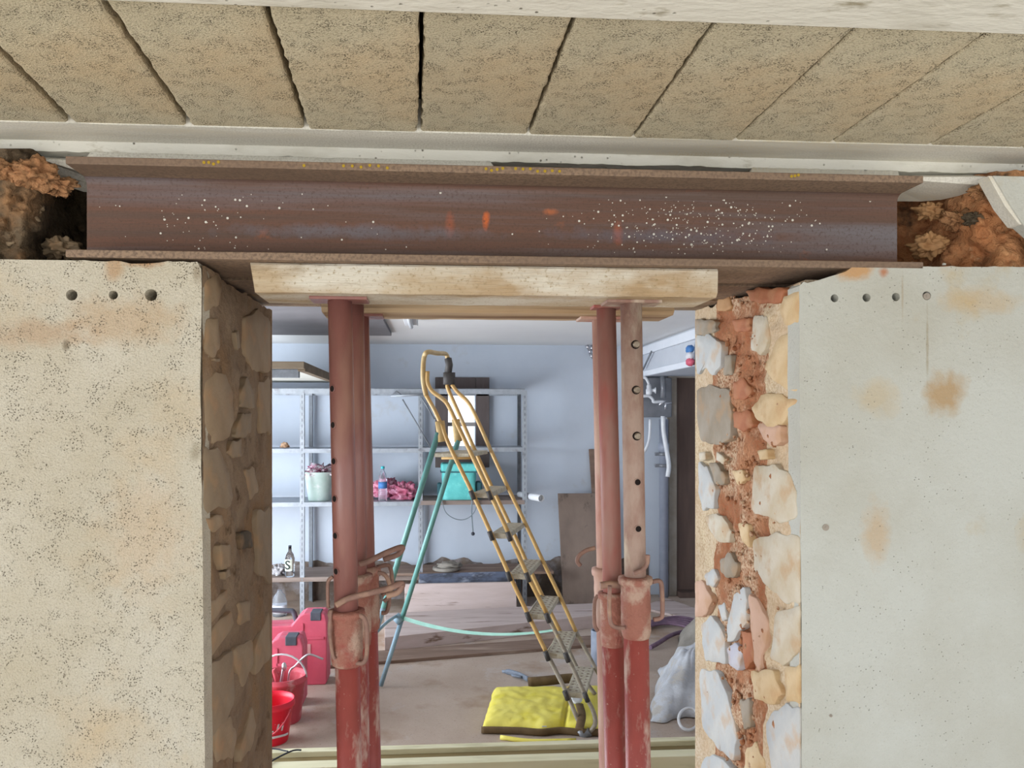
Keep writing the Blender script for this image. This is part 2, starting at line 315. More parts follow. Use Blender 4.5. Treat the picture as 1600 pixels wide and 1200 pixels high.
def Thing(name, loc, label, cat, group=None):
    o = bpy.data.objects.new(name, None); C.objects.link(o); o.location = loc; o.empty_display_size = .05
    o['_o'] = tuple(loc); o['label'] = label; o['category'] = cat
    if group: o['group'] = group
    return o
def smooth_path(pts, k=5):
    pts = [Vector(p) for p in pts]; out = []
    P = [pts[0]*2-pts[1]]+pts+[pts[-1]*2-pts[-2]]
    for i in range(1, len(P)-2):
        for j in range(k):
            t = j/k; a, b, c, d = P[i-1], P[i], P[i+1], P[i+2]
            out.append(.5*((2*b)+(c-a)*t+(2*a-5*b+4*c-d)*t*t+(3*b-a-3*c+d)*t**3))
    out.append(pts[-1]); return out
def ring_smooth(pts, k=3):
    n = len(pts); out = []
    for i in range(n):
        a, b, c, d = pts[i-1], pts[i], pts[(i+1) % n], pts[(i+2) % n]
        for j in range(k):
            t = j/k; out.append(.5*((2*b)+(c-a)*t+(2*a-5*b+4*c-d)*t*t+(3*b-a-3*c+d)*t**3))
    return out
def lump(mb, c, rx, ry, rz, amp=.25, fr=3, seed=0, nu=28, nv=18, flatbot=True):
    c = Vector(c)
    def fn(u, v):
        th = u*2*math.pi; ph = v*math.pi
        d = Vector((math.sin(ph)*math.cos(th), math.sin(ph)*math.sin(th), math.cos(ph)))
        k = 1+amp*(noise.noise(d*fr+Vector((seed, 0, 0)))+.5*noise.noise(d*fr*2.7+Vector((0, seed, 0)))+.13*noise.noise(d*fr*6+Vector((0, 0, seed))))
        q = Vector((d.x*rx*k, d.y*ry*k, d.z*rz*k))
        if flatbot: q.z = max(q.z, -rz*.55)
        return c+q
    mb.grid(nu, nv, fn); return mb
# ================================================================== FRONT SHELL
D0 = 1.43; D1 = 2.03
ZC = CAMZ+.54                       # underside of the block ceiling
XL = onx(316, 700, -1).x            # placeholder, replaced below
XL = at(316, 655, D0).x
XR = at(1251, 655, D0).x
ztl = at(200, 407, D0).z; ztr = at(1450, 416, D0).z
ZFB = at(770, 411, D0).z            # underside of the bottom flange
ZFT = at(770, 259, D0).z            # top of the top flange
Obj('floor', MB().box(-2.95, 3.0, 1.2, 7.4, -.1, 0), 'floor_back', kind='structure')
Obj('floor_front', MB().box(-9, 7, -9, 1.2, -.1, 0).box(-9, -2.95, 1.2, 9, -.1, 0), 'floor_front', kind='structure')
# ceiling of concrete blocks
ceil = Obj('ceiling', MB().box(-2.6, 2.6, -1.6, 2.0, ZC+.06, ZC+.16), 'void', kind='structure', loc=(0, 0, ZC))
bj = [-250, -60, 123, 303, 482, 656, 825, 990, 1150, 1305, 1462, 1610, 1760]
tj = {-250: -630, -60: -370, 123: -90, 303: 157, 482: 412, 656: 660, 825: 902, 990: 1125, 1150: 1350, 1305: 1562, 1462: 1775, 1610: 1990, 1760: 2200}
YE = 1.445; YN = 1.012
Xf = [onz(b, 200+(b-100)*.0155, ZC).x for b in bj]
def xnear(b):
    t = tj[b]; p = onz(t, 15+(t-800)*.03, ZC); q = onz(b, 200+(b-100)*.0155, ZC)
    k = (YN-q.y)/(p.y-q.y); return q.x+(p.x-q.x)*k
Xn = [xnear(b) for b in bj]
def block(xa0, xa1, xb0, xb1, y0, y1, gap, seed):      # a = near row side, b = far side; jagged long edges
    n = 46; mb = MB(); L_ = []; R_ = []
    for i in range(n+1):
        t = i/n; y = y0+(y1-y0)*t
        g = gap*.5
        nl = noise.noise(Vector((seed*3.1, y*55, 0)))*.0028+noise.noise(Vector((seed*3.1, y*150, 4)))*.0016
        nr = noise.noise(Vector((seed*3.1+9, y*55, 0)))*.0028+noise.noise(Vector((seed*3.1+9, y*150, 4)))*.0016
        L_.append((xa0+(xb0-xa0)*t+g+nl, y)); R_.append((xa1+(xb1-xa1)*t-g+nr, y))
    dz = noise.noise(Vector((seed*1.7, 2, 0)))*.004
    vs = []; fs = []
    for (a, b_) in zip(L_, R_):
        m_ = .004
        vs += [(a[0], a[1], ZC+.08), (a[0], a[1], ZC+dz+.003), (a[0]+m_, a[1], ZC+dz), (b_[0]-m_, b_[1], ZC+dz), (b_[0], b_[1], ZC+dz+.003), (b_[0], b_[1], ZC+.08)]
    for i in range(n):
        for k in range(5): fs.append((i*6+k, (i+1)*6+k, (i+1)*6+k+1, i*6+k+1))
    fs.append((0, 1, 2, 3, 4, 5)); fs.append(tuple(n*6+k for k in range(6)))
    mb.add(vs, fs); return mb
gaps = [.011, .011, .011, .0095, .0095, .0085, .006, .0045, .0035, .002, .0018, .002, .002]
for i in range(len(bj)-1):
    g = (gaps[i]+gaps[i+1])/2
    Obj('concrete_block', block(Xn[i], Xn[i+1], Xf[i], Xf[i+1], YN, YE, g, i+1), 'block', ceil, loc=((Xf[i]+Xf[i+1])/2, (YN+YE)/2, ZC))
for i in range(len(bj)-1):                               # the next row of blocks, nearer than the rib
    s_ = (Xn[i]-Xf[i]); s2 = (Xn[i+1]-Xf[i+1])
    Obj('concrete_block', block(Xn[i]+s_*1.3, Xn[i+1]+s2*1.3, Xn[i]+s_*.2, Xn[i+1]+s2*.2, .42, .89, gaps[i], i+31), 'block', ceil, loc=((Xn[i]+Xn[i+1])/2, .65, ZC))
Obj('trim_1', MB().box(-2.6, 2.6, .88, YN+.002, ZC-.006, ZC+.10), 'white_band', kind='structure', bevel=.004)
Obj('trim_2', MB().grid(160, 1, lambda u, v: (-2.6+5.2*u, YE-.003+.0035*noise.noise(Vector((u*90, 0, 0))) if v == 0 else 1.537, ZC-.004)).box(-2.6, 2.6, YE, 1.537, ZC-.003, ZC+.06), 'concrete_band', kind='structure')
# white edge of the slab with a broken lower arris, then its underside over the wall
mb = MB()
def wf(u, v):
    x = -2.4+4.8*u; z0 = ZC-.004; z1 = ZC-.025-.003*noise.noise(Vector((x*9, 0, 3)))-.0022*noise.noise(Vector((x*40, 0, 1)))
    return (x, 1.532+.0015*noise.noise(Vector((x*30, v*5, 0))), z0+(z1-z0)*v)
mb.grid(400, 4, wf)
mb.grid(400, 6, lambda u, v: (-2.4+4.8*u, 1.532+.498*v, (ZC-.025-.003*noise.noise(Vector(((-2.4+4.8*u)*9, 0, 3)))-.0022*noise.noise(Vector(((-2.4+4.8*u)*40, 0, 1)))) if v == 0 else ZC-.024))
mb.box(-2.4, 2.4, 1.54, 2.03, ZC-.018, ZC+.25)
Obj('trim_3', mb, 'white_band', kind='structure')
# ---- wall bodies beside the opening (front faces rendered), with the drilled holes cut in
ZT0 = CAMZ+.285
def cut(o, pxs, r, depth=.05):
    mb = MB()
    for (px, py, rr) in pxs:
        p = at(px, py, D0); mb.lathe((p.x, D0-.02, p.z), [(rr, 0), (rr*.97, .02), (rr*.85, .02+depth)], n=12, ax=(0, 1, 0), smooth=False)
    c = Obj('hole_cutter', mb, 'void'); c.hide_render = True; c.hide_viewport = True
    md = o.modifiers.new('holes', 'BOOLEAN'); md.operation = 'DIFFERENCE'; md.object = c; md.solver = 'EXACT'
    dg = bpy.context.evaluated_depsgraph_get(); ev = o.evaluated_get(dg); me = bpy.data.meshes.new_from_object(ev)
    o.modifiers.clear(); o.data = me; bpy.data.objects.remove(c)
def front_outline(pts, Y=D0): return [at(a, b, Y) for a, b in pts]
def jag(pts, step=.012, amp=.002, seed=0):
    out = []
    for i in range(len(pts)-1):
        a, b = pts[i], pts[i+1]; n = max(1, int((b-a).length/step))
        for k in range(n):
            p = a.lerp(b, k/n); e = noise.noise(p*60+Vector((seed, 0, 0)))*amp
            out.append(Vector((p.x+e, p.y, p.z+e*.8)))
    out.append(pts[-1]); return out
bl = at(320, 1200, D0)
top = jag(front_outline([(120, 407), (190, 408), (205, 412), (235, 412), (262, 408), (308, 409), (314, 420), (315, 436)]), amp=.003)
edge = jag([at(315, 436, D0), at(313, 600, D0), at(317, 900, D0), bl], step=.03, amp=.0012)
poly = [Vector((-2.6, D0, 0)), Vector((-2.6, D0, top[0].z))]+top+edge[1:]+[Vector((bl.x+.003, D0, 0))]
wl = Obj('wall_left', MB().prism(poly, (0, .05, 0)), 'plaster_left', kind='structure')
cut(wl, [(112, 461, .0105), (177, 461, .0085), (236, 461, .0115)], .01)
for (px, py, rr) in [(108, 535, .004), (106, 541, .003), (262, 460, .004)]: pass
Obj('rubble_core', MB().box(-2.6, XL-.035, D0+.05, D1, 0, ztl-.004), 'mortar_brown', wl)
br = at(1253, 1200, D0)
top = jag(front_outline([(1250, 446), (1256, 440), (1262, 442), (1280, 438), (1296, 432), (1322, 424), (1332, 417), (1420, 416), (1600, 417)]), amp=.003, seed=4)
edge = jag([at(1250, 446, D0), at(1249, 560, D0), at(1251, 800, D0), at(1253, 1000, D0), br], step=.03, amp=.0012)
poly = [Vector((2.6, D0, 0)), Vector((br.x, D0, 0))]+edge[::-1]+top[1:]+[Vector((2.6, D0, top[-1].z))]
wr = Obj('wall_right', MB().prism(poly, (0, .05, 0)), 'plaster_right', kind='structure')
cut(wr, [(1304, 466, .008), (1354, 465, .0085), (1400, 464, .0085), (1448, 462, .009)], .01)
Obj('rubble_core', MB().box(XR+.035, 2.6, D0+.05, D1, 0, ztr-.02), 'mortar_pale', wr)
# wall plugs left in the right wall
for (px, py, r) in [(1448, 463, .0065), (1290, 824, .0065), (1298, 1118, .003)]:
    p = at(px, py, D0); Obj('wall_plug', MB().lathe((p.x, D0-.0015, p.z), [(r, 0), (r, .02)], n=14, ax=(0, 1, 0)).lathe((p.x, D0-.003, p.z), [(r*.35, 0), (r*.35, .02)], n=10, ax=(0, 1, 0)), 'door_post', wr)
# rusty water stains that run down from the second plug (thin dried lime runs)
def run(parent, pts, w_, mat):
    P = smooth_path([at(a, b, D0-.0003) for a, b in pts], 6)
    Obj('lime_run', MB().tube(P, [w_*(.6+.4*abs(noise.noise(Vector((i*.6, 0, 0))))) for i in range(len(P))], n=6, flat=.25, up=(1, 0, 0)), mat, parent)
# ---- sawn reveals: rough mortar bed with the cut stones standing a little proud
def reveal(parent, X, sgn, mats, zt_near, zt_far, seed, amp):
    # sgn +1: solid lies toward -x (left jamb); -1: solid toward +x
    def mk_grid(y0, y1, mat, nm, k):
        ny = int((y1-y0)/.007); nz = 250
        def fn(u, v):
            y = y0+(y1-y0)*u; zt = zt_near+(zt_far-zt_near)*(y-D0)/(D1-D0)+.012*noise.noise(Vector((y*20, seed, 0))); z = v*zt
            p = Vector((y*9, z*9, seed)); e = noise.noise(p)+.55*noise.noise(p*2.6)+.22*noise.noise(p*7)
            fade = min(1, min(y-D0, D1-y)/.05)
            return (X-sgn*(max(0, .55+e)*amp*max(.0, fade)*k), y, z)
        Obj(nm, MB().grid(ny, nz, fn, flip=(sgn < 0)), mat, parent)
    for (y0, y1, mat, nm, k) in mats: mk_grid(y0, y1, mat, nm, k)
XRV = XR+.000; XLV = XL
reveal(wl, XLV, 1, [(D0+.001, D1, 'mortar_brown', 'mortar_bed', 1)], ztl-.004, ztl-.004, 1.0, .012)
reveal(wr, XRV, -1, [(D0+.001, D0+.17, 'mortar_pale', 'mortar_bed', 1), (D0+.17, D0+.47, 'mortar_red', 'mortar_bed', 1), (D0+.47, D1, 'mortar_pale', 'mortar_bed', 1)],
       at(1251, 442, D0).z, CAMZ+.30, 5.0, .016)
def stone(parent, pts, ox, oy, sc, X, sgn, mat, proud=.0018, ylim=(D0+.002, D1-.002)):
    P = []
    for a, b in pts:
        q = onx(ox+a/sc, oy+b/sc, X); q.y = min(max(q.y, ylim[0]), ylim[1]); P.append(q)
    P = [(a_*.5+b_*.5) if k_ else a_ for a_, b_ in zip(P, P[1:]+P[:1]) for k_ in (0, 1)]; P = ring_smooth(P, 3); n = len(P); c = sum(P, Vector())/n
    sz = min(1, max((p-c).length for p in P)/.06)
    P = [Vector((p.x, min(max(p.y+sz*(.006*noise.noise(p*35)+.003*noise.noise(p*90)), ylim[0]), ylim[1]), p.z+sz*(.006*noise.noise(p*35+Vector((3, 1, 1)))+.003*noise.noise(p*90+Vector((3, 1, 1)))))) for p in P]
    def lay(k, dx): return [Vector((X+sgn*dx, c.y+(p.y-c.y)*k, c.z+(p.z-c.z)*k)) for p in P]
    for p in P: p.z = max(p.z, .004)
    r0 = lay(1.0, -.02); r1 = lay(1.0, proud-.0015); r2 = lay(.975, proud); r3 = lay(.5, proud+.0006*random.random())
    mb = MB(); v = r0+r1+r2+r3+[Vector((X+sgn*(proud+.0005), c.y, c.z))]; f = []
    for a in range(3):
        for i in range(n): f.append((a*n+i, a*n+(i+1) % n, (a+1)*n+(i+1) % n, (a+1)*n+i))
    for i in range(n): f.append((3*n+i, 3*n+(i+1) % n, 4*n))
    mb.add(v, f, True)
    return Obj('stone', mb, mat, parent, loc=(X, c.y, c.z))
A = (1080, 420, 3.16); B = (1080, 800, 3.0)
RS = [
 (A, [(135, 145), (190, 145), (200, 190), (170, 215), (130, 200)], 'stone_ochre'),
 (A, [(270, 110), (350, 95), (460, 100), (440, 170), (350, 175), (300, 150)], 'stone_rust'),
 (A, [(310, 240), (345, 232), (380, 240), (385, 330), (370, 400), (340, 430), (300, 380)], 'stone_white'),
 (A, [(20, 340), (90, 320), (150, 370), (145, 480), (110, 530), (70, 490), (30, 520)], 'stone_blue'),
 (A, [(20, 250), (120, 255), (125, 300), (70, 330), (18, 325)], 'stone_grey'),
 (A, [(30, 600), (100, 570), (190, 600), (200, 720), (190, 840), (120, 870), (50, 850), (30, 740)], 'stone_grey'),
 (A, [(430, 340), (530, 300), (535, 600), (460, 590), (380, 530), (370, 480)], 'stone_cream'),
 (A, [(300, 680), (360, 620), (450, 620), (530, 660), (460, 760), (390, 780), (320, 740)], 'stone_cream'),
 (A, [(330, 765), (440, 770), (450, 860), (400, 880), (360, 840)], 'stone_pink'),
 (A, [(310, 980), (400, 965), (480, 1000), (520, 1100), (525, 1230), (420, 1250), (300, 1190)], 'stone_white'),
 (A, [(40, 960), (80, 980), (120, 1080), (110, 1180), (60, 1190), (40, 1100)], 'stone_blue'),
 (A, [(90, 960), (130, 960), (170, 1030), (160, 1070), (120, 1060)], 'stone_grey'),
 (A, [(40, 910), (70, 905), (75, 940), (45, 950)], 'stone_white'),
 (A, [(130, 905), (170, 940), (160, 965), (128, 945)], 'stone_white'),
 (A, [(168, 430), (200, 430), (207, 520), (163, 520)], 'stone_grey'),
 (A, [(208, 995), (255, 988), (270, 1040), (230, 1070)], 'stone_cream'),
 (A, [(460, 130), (540, 110), (545, 260), (470, 280), (440, 200)], 'stone_cream'),
 (A, [(330, 900), (375, 890), (385, 935), (345, 945)], 'stone_cream'),
 (A, [(208, 250), (290, 250), (295, 300), (220, 310)], 'stone_rust'),
 (A, [(210, 560), (260, 540), (300, 600), (270, 650), (215, 640)], 'stone_rust'),
 (A, [(210, 710), (290, 700), (310, 770), (260, 800), (212, 790)], 'stone_rust'),
 (B, [(70, 20), (110, 5), (150, 30), (190, 90), (180, 145), (130, 140), (90, 90)], 'stone_white'),
 (B, [(225, 50), (270, 60), (275, 160), (240, 140)], 'stone_cream'),
 (B, [(135, 230), (180, 190), (220, 240), (210, 300), (170, 310), (140, 280)], 'stone_grey'),
 (B, [(65, 300), (105, 260), (130, 310), (105, 355), (75, 340)], 'stone_blue'),
 (B, [(20, 330), (55, 320), (100, 410), (70, 480), (20, 490)], 'stone_pink'),
 (B, [(290, 130), (400, 100), (525, 120), (525, 430), (450, 430), (360, 350), (300, 270)], 'stone_white'),
 (B, [(128, 440), (160, 430), (170, 500), (150, 510)], 'stone_blue'),
 (B, [(205, 390), (250, 355), (265, 430), (255, 520), (200, 600), (170, 610), (170, 520)], 'stone_blue'),
 (B, [(270, 390), (310, 400), (365, 520), (350, 620), (320, 740), (300, 700), (285, 560)], 'stone_pink'),
 (B, [(50, 530), (90, 490), (140, 540), (160, 600), (160, 710), (70, 700), (55, 620)], 'stone_blue'),
 (B, [(170, 640), (205, 610), (240, 660), (225, 750), (180, 710)], 'stone_lav'),
 (B, [(40, 750), (120, 745), (170, 860), (215, 1040), (200, 1160), (120, 1100), (55, 1010)], 'stone_blue'),
 (B, [(400, 470), (510, 450), (520, 640), (440, 720), (375, 680)], 'stone_white'),
 (B, [(350, 990), (390, 930), (440, 905), (525, 940), (525, 1230), (390, 1240), (360, 1100)], 'stone_blue'),
 (B, [(50, 1180), (100, 1130), (180, 1190), (170, 1260), (50, 1270)], 'stone_blue'),
 (B, [(285, 750), (380, 740), (425, 850), (380, 900), (300, 880)], 'stone_cream'),
 (B, [(440, 740), (520, 720), (525, 900), (450, 890)], 'stone_cream'),
 (B, [(230, 890), (275, 880), (280, 1000), (250, 1020)], 'stone_grey'),
 (B, [(260, 1110), (300, 1080), (350, 1180), (330, 1260), (250, 1250)], 'stone_cream'),
 (B, [(240, 560), (285, 570), (300, 690), (260, 740), (245, 660)], 'stone_rust'),
]
for (o_, pts, mt) in RS: stone(wr, pts, *o_, XRV, -1, mt)
for (o_, pts, mt) in RS[2:]: stone(wr, [(a, b_+790*o_[2]) for a, b_ in pts], *o_, XRV, -1, mt)     # the bed goes on below the frame
A = (300, 400, 3.0); B = (300, 800, 3.0)
LS = [
 (A, [(60, 600), (110, 545), (160, 560), (190, 640), (195, 780), (170, 850), (100, 880), (65, 780)], 'stone_tan'),
 (A, [(230, 640), (260, 570), (290, 640), (290, 710), (230, 705)], 'stone_dim'),
 (A, [(210, 800), (240, 740), (280, 740), (275, 820), (240, 860), (205, 840)], 'stone_dim'),
 (A, [(160, 920), (190, 870), (230, 865), (230, 940), (180, 940)], 'stone_dim'),
 (A, [(55, 910), (130, 910), (170, 1010), (190, 1130), (180, 1170), (60, 1190)], 'stone_dim'),
 (A, [(250, 300), (310, 250), (365, 300), (368, 540), (290, 540), (250, 450)], 'stone_tan'),
 (A, [(250, 1010), (290, 990), (310, 1100), (270, 1140)], 'stone_tan'),
 (A, [(60, 120), (110, 90), (140, 150), (120, 240), (60, 250)], 'stone_tan'),
 (A, [(70, 300), (120, 290), (130, 420), (100, 480), (60, 440)], 'stone_tan'),
 (A, [(203, 360), (216, 350), (225, 430), (212, 440)], 'stone_dim'),
 (A, [(310, 600), (365, 580), (368, 830), (320, 820)], 'stone_tan'),
 (A, [(100, 480), (130, 480), (130, 495), (100, 493)], 'stone_dim'),
 (B, [(65, 30), (140, 10), (150, 60), (100, 100)], 'stone_tan'),
 (B, [(225, 95), (270, 90), (285, 160), (230, 170)], 'stone_dark'),
 (B, [(130, 160), (180, 150), (180, 250), (140, 270)], 'stone_tan'),
 (B, [(150, 280), (175, 270), (182, 300), (155, 312)], 'stone_dim'),
 (B, [(55, 450), (160, 370), (175, 400), (90, 520), (55, 520)], 'stone_tan'),
 (B, [(55, 640), (110, 520), (180, 470), (195, 530), (80, 690)], 'stone_tan'),
 (B, [(60, 740), (190, 650), (200, 880), (150, 1000), (65, 1090)], 'stone_dim'),
 (B, [(200, 640), (280, 600), (290, 700), (240, 820), (200, 720)], 'stone_tan'),
 (B, [(300, 620), (360, 470), (368, 680), (300, 760)], 'stone_tan'),
 (B, [(305, 0), (368, -10), (370, 330), (310, 280)], 'stone_dim'),
 (B, [(230, 1110), (280, 910), (300, 1000), (280, 1100), (230, 1170)], 'stone_tan'),
 (B, [(110, 990), (180, 960), (210, 1050), (190, 1150), (110, 1170)], 'stone_tan'),
 (B, [(220, 430), (270, 420), (270, 510), (220, 530)], 'stone_tan'),
]
for (o_, pts, mt) in LS: stone(wl, pts, *o_, XLV, 1, mt, proud=.0008)
for (o_, pts, mt) in LS[:6]+LS[12:]: stone(wl, [(a, b_+790*o_[2]) for a, b_ in pts], *o_, XLV, 1, mt, proud=.0008)
# small rubble pressed into the red mortar of the right reveal (too many and small to pick apart)
mb = MB(); rr = random.Random(11)
for _ in range(230):
    px = rr.gauss(1162, 22); py = rr.uniform(450, 1210)
    if not 1095 < px < 1240: continue
    q = onx(px, py, XRV); r = rr.uniform(.002, .007)
    lump(mb, (q.x+.002, q.y, q.z), r*.9, r, r*rr.uniform(.7, 1.4), amp=.5, fr=2, seed=rr.random()*50, nu=7, nv=5, flatbot=False)
Obj('rubble', mb, 'mortar_red', wr, kind='stuff')
# ---- broken pockets above the jambs, either side of the steel
def pocket(name, x0, x1, y0, y1, depthf, mat, parent, seed, nx=130, ny=70):
    def fn(u, v):
        px = x0+(x1-x0)*u; py = y0+(y1-y0)*v
        p = Vector((px*.02, py*.02, seed)); e = noise.noise(p)*.6+.4*noise.noise(p*2.3)+.22*noise.noise(p*5.5)+.1*noise.noise(p*13)
        Y = depthf(px, py)+e*.05
        q = at(px, py, min(max(Y, 1.452), 1.95)); q.z = min(q.z, ZC-.03); q.z = max(q.z, ztl-.015 if px < 700 else ztr-.03); return q
    Obj(name, MB().grid(nx, ny, fn), mat, parent)
def sst(a, b, x):
    t = max(0, min(1, (x-a)/(b-a))); return t*t*(3-2*t)
def topl(px): return 246+max(0, px-20)*.40
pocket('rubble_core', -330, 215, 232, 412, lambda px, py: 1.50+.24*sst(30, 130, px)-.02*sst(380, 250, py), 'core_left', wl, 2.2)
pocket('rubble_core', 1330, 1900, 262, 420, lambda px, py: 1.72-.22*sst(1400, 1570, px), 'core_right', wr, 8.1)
for (px, py, r, Yq, mt, par) in [(55, 272, .030, 1.49, 'clay', wl), (90, 290, .022, 1.52, 'clay', wl), (15, 268, .022, 1.48, 'clay', wl), (30, 330, .032, 1.56, 'stone_tan', wl), (10, 375, .03, 1.54, 'stone_tan', wl),
                           (95, 388, .026, 1.6, 'stone_tan', wl), (1500, 345, .026, 1.58, 'clay', wr), (1560, 370, .04, 1.56, 'clay', wr), (1535, 300, .018, 1.50, 'clay', wr),
                           (1522, 342, .016, 1.53, 'stone_dark', wr), (1450, 385, .028, 1.6, 'stone_ochre', wr), (1452, 330, .022, 1.62, 'stone_ochre', wr)]:
    q = at(px, py, Yq); Obj('stone', lump(MB(), q, r*1.25, r, r*.8, amp=.6, fr=2.2, seed=px, flatbot=False, nu=56, nv=36), mt, par, loc=q)
# grey mortar bedding under the slab that the pockets bite into
mb = MB()
P = [at(-40, 246, 1.53), at(60, 247, 1.53), at(103, 250, 1.53), at(135, 268, 1.53), at(215, 272, 1.53), at(215, 306, 1.62), at(130, 300, 1.62), at(105, 292, 1.6), at(85, 274, 1.57), at(60, 266, 1.55), at(10, 262, 1.54), at(-40, 262, 1.54)]
Obj('mortar_patch', MB().prism(P, (0, .05, .02)), 'concrete_band', wl, bevel=.003)
P = [at(1360, 276, 1.52), at(1544, 276, 1.50), at(1538, 288, 1.51), at(1528, 296, 1.53), at(1500, 306, 1.57), at(1470, 313, 1.6), at(1440, 315, 1.62), at(1360, 315, 1.62)]
Obj('mortar_patch', MB().prism(P, (0, .05, .02)), 'concrete_band', wr, bevel=.003)
for a_, b_ in ((104, 780), (1195, 1440)):
    n_ = 60; xa_, xb_ = at(a_, 250, D0+.03).x, at(b_, 270, D0+.03).x
    Obj('mortar_packing', MB().grid(n_, 3, lambda u, v: (xa_+(xb_-xa_)*u, D0+.094+.02*v+.004*noise.noise(Vector((u*40, v*2, a_))), (ZFT-.0005)+(ZC-.024-ZFT)*min(1, v*3)*(1 if 0 < u < 1 else .6))), 'concrete_band', wl)
# rendered corner panel at the far right, cut on a slant
P = [at(1552, 274, D0), at(1640, 276, D0), at(1900, 282, D0), at(1900, 470, D0), at(1700, 440, D0), at(1600, 352, D0), at(1578, 318, D0)]
Obj('render_patch', MB().prism(P, (0, .03, 0)), 'plaster_right', wr, bevel=.002)
P = [at(1544, 275, D0+.004), at(1556, 275, D0+.004), at(1602, 352, D0+.004), at(1592, 350, D0+.004), at(1570, 322, D0+.004)]
Obj('render_edge', MB().prism(P, (0, .03, 0)), 'concrete_band', wr)
# the backing wall over the opening
Obj('wall_over_opening', MB().box(-2.6, 2.6, 1.86, D1, ZFB+.002, CAMZ+.95), 'mortar_brown', kind='structure')
# ================================================================== STEEL BEAMS
def hbeam(name, y0, xa, xb, label, slope=True):
    base = ((xa+xb)/2, y0+.09, ZFB)
    t = Thing(name, base, label, 'steel beam', None)
    W = .18; tf = .014; tw = .0085; yc = y0+W/2; R = .015; H0, H1 = ZFB, ZFT
    prof = [(y0, H0+tf)]
    def fil(cy, cz, a0, a1):
        return [(cy+R*math.cos(a0+(a1-a0)*k/5), cz+R*math.sin(a0+(a1-a0)*k/5)) for k in range(6)]
    # web with fillets
    w_ = []
    w_ += [(yc-tw/2-R, H0+tf)]+fil(yc-tw/2-R, H0+tf+R, -math.pi/2, 0)+fil(yc-tw/2-R, H1-tf-R, 0, math.pi/2)+[(yc-tw/2-R, H1-tf)]
    w2 = [(2*yc-a, b) for a, b in w_][::-1]
    poly = [Vector((xa, a, b)) for a, b in w_+w2]
    # the web is cut back flush with the flanges
    mb = MB(); mb.prism(poly, (xb-xa, 0, 0)); Obj('web', mb, 'steel', t)
    Obj('bottom_flange', MB().box(xa, xb, y0, y0+W, H0, H0+tf), 'steel_edge', t, bevel=.0015)
    Obj('top_flange', MB().box(xa, xb, y0, y0+W, H1-tf, H1), 'steel_edge', t, bevel=.0015)
    return t
XA = at(102, 400, D0).x; XB = at(1443, 400, D0).x
sb = hbeam('steel_beam', D0, XA, XB, 'rust brown rolled steel beam spanning the opening, in front, splashed with white mortar')
hbeam('steel_beam', D0+.215, XA+.02, XB-.02, 'second steel beam hidden behind the front rusty beam, only its dark underside showing')
mb = MB(); rr = random.Random(3)
for g0, g1, n in [(315, 345, 4), (470, 480, 1), (530, 612, 6), (755, 790, 4), (800, 880, 7), (1234, 1250, 3)]:
    for k in range(n):
        px = g0+(g1-g0)*(k+.5)/n; q = at(px, 257+px*.008+rr.uniform(-1.5, 2), D0)
        mb.lathe((q.x, D0-.0012, ZFT-.007+rr.uniform(-.002, .003)), [(.0028, 0), (.003, .003)], n=8, ax=(0, 1, 0))
Obj('paint_dots', mb, 'yellow_dot', sb, kind='stuff')
mb = MB(); rr = random.Random(8)
for k in range(420):
    if k < 330: px = rr.gauss(1090, 85); py = rr.gauss(352, 28)
    elif k < 380: px = rr.uniform(250, 420); py = rr.uniform(300, 392)
    else: px = rr.uniform(150, 1390); py = rr.uniform(290, 398)
    if not (285 < py < 398 and 140 < px < 1395): continue
    q = at(px, py, 1.5155); r = .0008+.0018*rr.random()**3
    mb.lathe((q.x, 1.5153, q.z), [(r, 0), (r*.9, .0012)], n=6, ax=(0, 1, 0))
Obj('mortar_spatter', mb, 'white_band', sb, kind='stuff')
# ================================================================== TIMBERS UNDER THE STEEL
ZTB = at(800, 461, 1.455).z
def wood(name, x0, x1, y0, y1, z0, z1, mat, label, rag_l=0, rag_r=0, seed=0, group=None, cat='timber'):
    n = 120
    def sec(x, k):
        e = lambda a: noise.noise(Vector((x*6, a, seed)))*.0015+noise.noise(Vector((x*25, a, seed+3)))*.0008
        r = .008
        return [(x, y0+e(1), z0+r), (x, y0+r, z0+e(2)), (x, y1-r, z0+e(3)), (x, y1, z0+r), (x, y1, z1-.002), (x, y1-.002, z1), (x, y0+.003, z1), (x, y0+e(5), z1-.004)]
    vs = []; fs = []
    for i in range(n+1):
        x = x0+(x1-x0)*i/n; S_ = sec(x, i)
        if i == 0 and rag_l: S_ = [(a+rag_l*(noise.noise(Vector((b*50, c*50, seed)))+.3), b, c) for a, b, c in S_]
        if i == n and rag_r: S_ = [(a-rag_r*(noise.noise(Vector((b*40, c*60, seed)))+.6), b, c) for a, b, c in S_]
        vs += S_
    for i in range(n):
        for k in range(8): fs.append((i*8+k, (i+1)*8+k, (i+1)*8+(k+1) % 8, i*8+(k+1) % 8))
    fs.append(tuple(range(8))); fs.append(tuple(n*8+k for k in range(8)))
    return Obj(name, MB().add(vs, fs), mat, label=label, cat=cat, loc=((x0+x1)/2, (y0+y1)/2, z0), group=group)
wood('timber_beam', at(392, 430, 1.455).x, at(1121, 430, 1.455).x, 1.450, 1.60, ZTB, ZFB-.001, 'timber_front', 'pale sawn timber wedged flat under the rusty steel beam, nearest the camera', rag_l=.012, rag_r=.002, seed=2)
wood('timber_beam', at(497, 485, 1.70).x, at(1058, 485, 1.70).x, 1.70, 1.83, at(800, 489, 1.70).z, ZFB-.001, 'timber_back', 'brown split timber on the rear props, behind the pale timber', rag_l=.02, rag_r=.05, seed=6)
ZT2 = at(800, 489, 1.70).z
